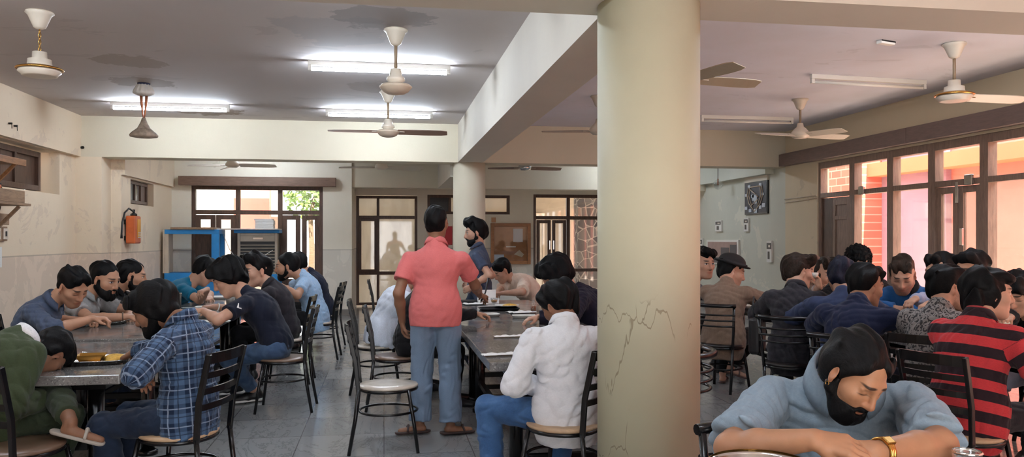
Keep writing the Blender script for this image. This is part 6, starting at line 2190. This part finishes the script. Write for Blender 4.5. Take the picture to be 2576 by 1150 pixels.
P(key='paleblue', eyes='open', head=(2366, 684, 6.85), hd=186, look=(0, 10, 0), label='person in a pale blue sleeve reaching across behind the paisley shirt', shirt=cm((168, 176, 204)), sleeve='long', pants=BLACKP(), skin=FAIR, hair='short', hs=1.2, s=1.06,
  armR=dict(t=('p', 2290, 752, 6.55), dir=(.9, .2, -.3), curl=.8), armL=dict(t=('p', 2280, 768, 6.3), dir=(.8, .3, -.2), curl=.9),
  chair=('tube', None, 'chair under the person with the pale blue sleeve'), choff=(-.05, 0))
P(key='paisley', eyes='open', lean=10, nd=30, head=(2385, 724, 5.3), hd=30, look=(-42, 6, 0), label='man in a grey paisley shirt in profile at the right table', shirt=cm((58, 55, 55), 'paisley', (140, 134, 130)), sleeve='short', loose=.022, pants=BLACKP(), skin=FAIR, hair='short', stubble=.75, hs=1.14, s=1.02, hem=.18,
  armR=dict(t=('l', (.42, -.10, .84))), chair=('slat', 38, 'black slat back chair under the man in the paisley shirt'), choff=(-.05, 0))
P(key='behindred', eyes='open', head=(2442, 682, 6.05), hd=196, look=(0, 8, 0), label='dark haired man behind the striped shirt on the far side of the right table', shirt=cm((120, 96, 84)), sleeve='long', pants=BLACKP(), skin=TAN, hair='short', hs=1.15, s=1.05,
  chair=('tube', None, 'chair under the dark haired man behind the striped shirt'), choff=(-.05, 0))
P(key='red', eyes='open', lean=14, nd=22, head=(2487, 738, 4.45), hd=24, look=(-42, 2, 0), label='young man in a red and black striped tee at the right table', shirt=cm((186, 54, 58), 'stripes', (38, 25, 30)), sleeve='half', loose=.024, collar=True, pants=cm((28, 27, 32)), skin=FAIR, hair='long', hs=1.12, s=1.02, hem=.20, wr=.006,
  armR=dict(t=('l', (.28, -.20, .64)), elz=0, hint=(-.3, -.8, -.4), dir=(.9, -.2, -.4), curl=.9), armL=dict(t=('l', (.50, .0, .82)), curl=.6),
  legR=dict(t=('l', (.46, -.16, .085))), chair=('slat', 20, 'black slat back chair under the young man in red and black stripes'), choff=(-.05, .0))
P(key='leather', head=(2556, 738, 5.6), hd=196, look=(18, 26, 0), label='man in a black leather jacket eating at the right edge', shirt=cm((20, 19, 21), rough=.4), sleeve='long', loose=.024, collar=True, pants=cm((146, 146, 160)), pend=.2, skin=FAIR, hair='bowl', hvol=.95, hs=1.15, s=1.05,
  armR=dict(t=('p', 2548, 798, 5.0), dir=(.8, .3, .1), curl=.9), armL=dict(t=('l', (.36, .1, .84))),
  legR=dict(t=('l', (.62, -.05, .085))), legL=dict(t=('l', (.60, .2, .085))),
  chair=('tube', None, 'chair under the man in the black leather jacket'), choff=(-.05, 0))
P(key='front', lean=24, nd=42, v=.0032, head=(2150, 942, 2.40), hd=248, look=(35, 37, -8), label='large bearded man in a pale blue shirt eating in the right foreground', shirt=cm((126, 144, 158), 'slub', (152, 168, 180), var=.06), sleeve='half', loose=.016, collar=True, pants=cm((60, 60, 66)), skin=(168, 122, 92), hair='crop', hvol=1.08, hairc=(11, 10, 11), beard=1.1, stubble=.7, hs=.90, s=1.08, shw=1.10, hamp=1.4, bulk=1.1, eyes='down', wr=.0080, wrs=34, hline=.012, colr=1.25, colh=1.5, vneck=.10,
  armR=dict(t=('p', 2044, 1106, 2.12), el=('p', 1838, 1128, 2.26), hint=(-.1, -1.0, -.35), dir=(.12, 1, -.12), n=(.45, .1, .9), curl=.48, thumb=.5), armL=dict(t=('p', 2192, 1150, 2.08), el=('p', 2366, 1120, 2.24), hint=(-.1, 1.0, -.2), dir=(.1, -1, -.05), n=(.6, 0, .8), curl=.7),
  watch={'L': 'gold'}, chain=True, earring=-1,
  chairat=(1.20, 2.30), chair=('tube', 250, 'black tube chair behind the bearded man in pale blue'), choff=(-.12, 0))
# ---- things held in the hands


def held_at(key, side):
    sd, SH, el, w, h, n, curl, th = INFO[key]['arms'][side]
    return w, h, nrm(n - h * (n @ h))


w_, h_, n_ = held_at('reach', 'R')
c = w_ + h_ * .10 - n_ * .03
tag(MB().bar(c - h_ * .03 + V(0, 0, .0), c + h_ * .05 + V(0, 0, .09), .07, .009, n_).build('phone', M['black_plastic'], None, .003), 'black phone in the hand stretched out beyond the charcoal jacket', 'phone')
w_, h_, n_ = held_at('cupwoman', 'R')
c = w_ + h_ * .11 - n_ * .035
tag(MB().lathe([(0, 0), (.026, 0), (.036, .055), (.033, .055), (.024, .004), (0, .004)], c, 24).build('white_cup', M['white_plastic']), 'small white cup raised beside the face of the person facing the viewer', 'cup')
w_, h_, n_ = held_at('pink', 'R')
c = w_ + h_ * .085 - n_ * .03
mb = MB().tube([c + V(-.02, -.02, -.02), c + V(.02, .0, .05), c + V(.05, .02, .17)], [.006, .006, .010], 8)
tag(mb.build('serving_knife', M['black_plastic']), 'dark handled utensil in the hand of the man in pink', 'utensil')
w_, h_, n_ = held_at('front', 'R')
c = w_ + h_ * .12 - n_ * .05
tag(lump(MB(), c[0], c[1], c[2], .018, .014, .012, 5).build('flatbread_piece', M['food_b']), 'small piece of bread between the fingers of the bearded man in pale blue', 'food')
w_, h_, n_ = held_at('leather', 'R')
c = w_ + h_ * .10 - n_ * .045
tag(lump(MB(), c[0], c[1], c[2], .03, .025, .02, 6).build('bread_roll', M['food_w']), 'white bread in the hand of the man in the leather jacket', 'food')
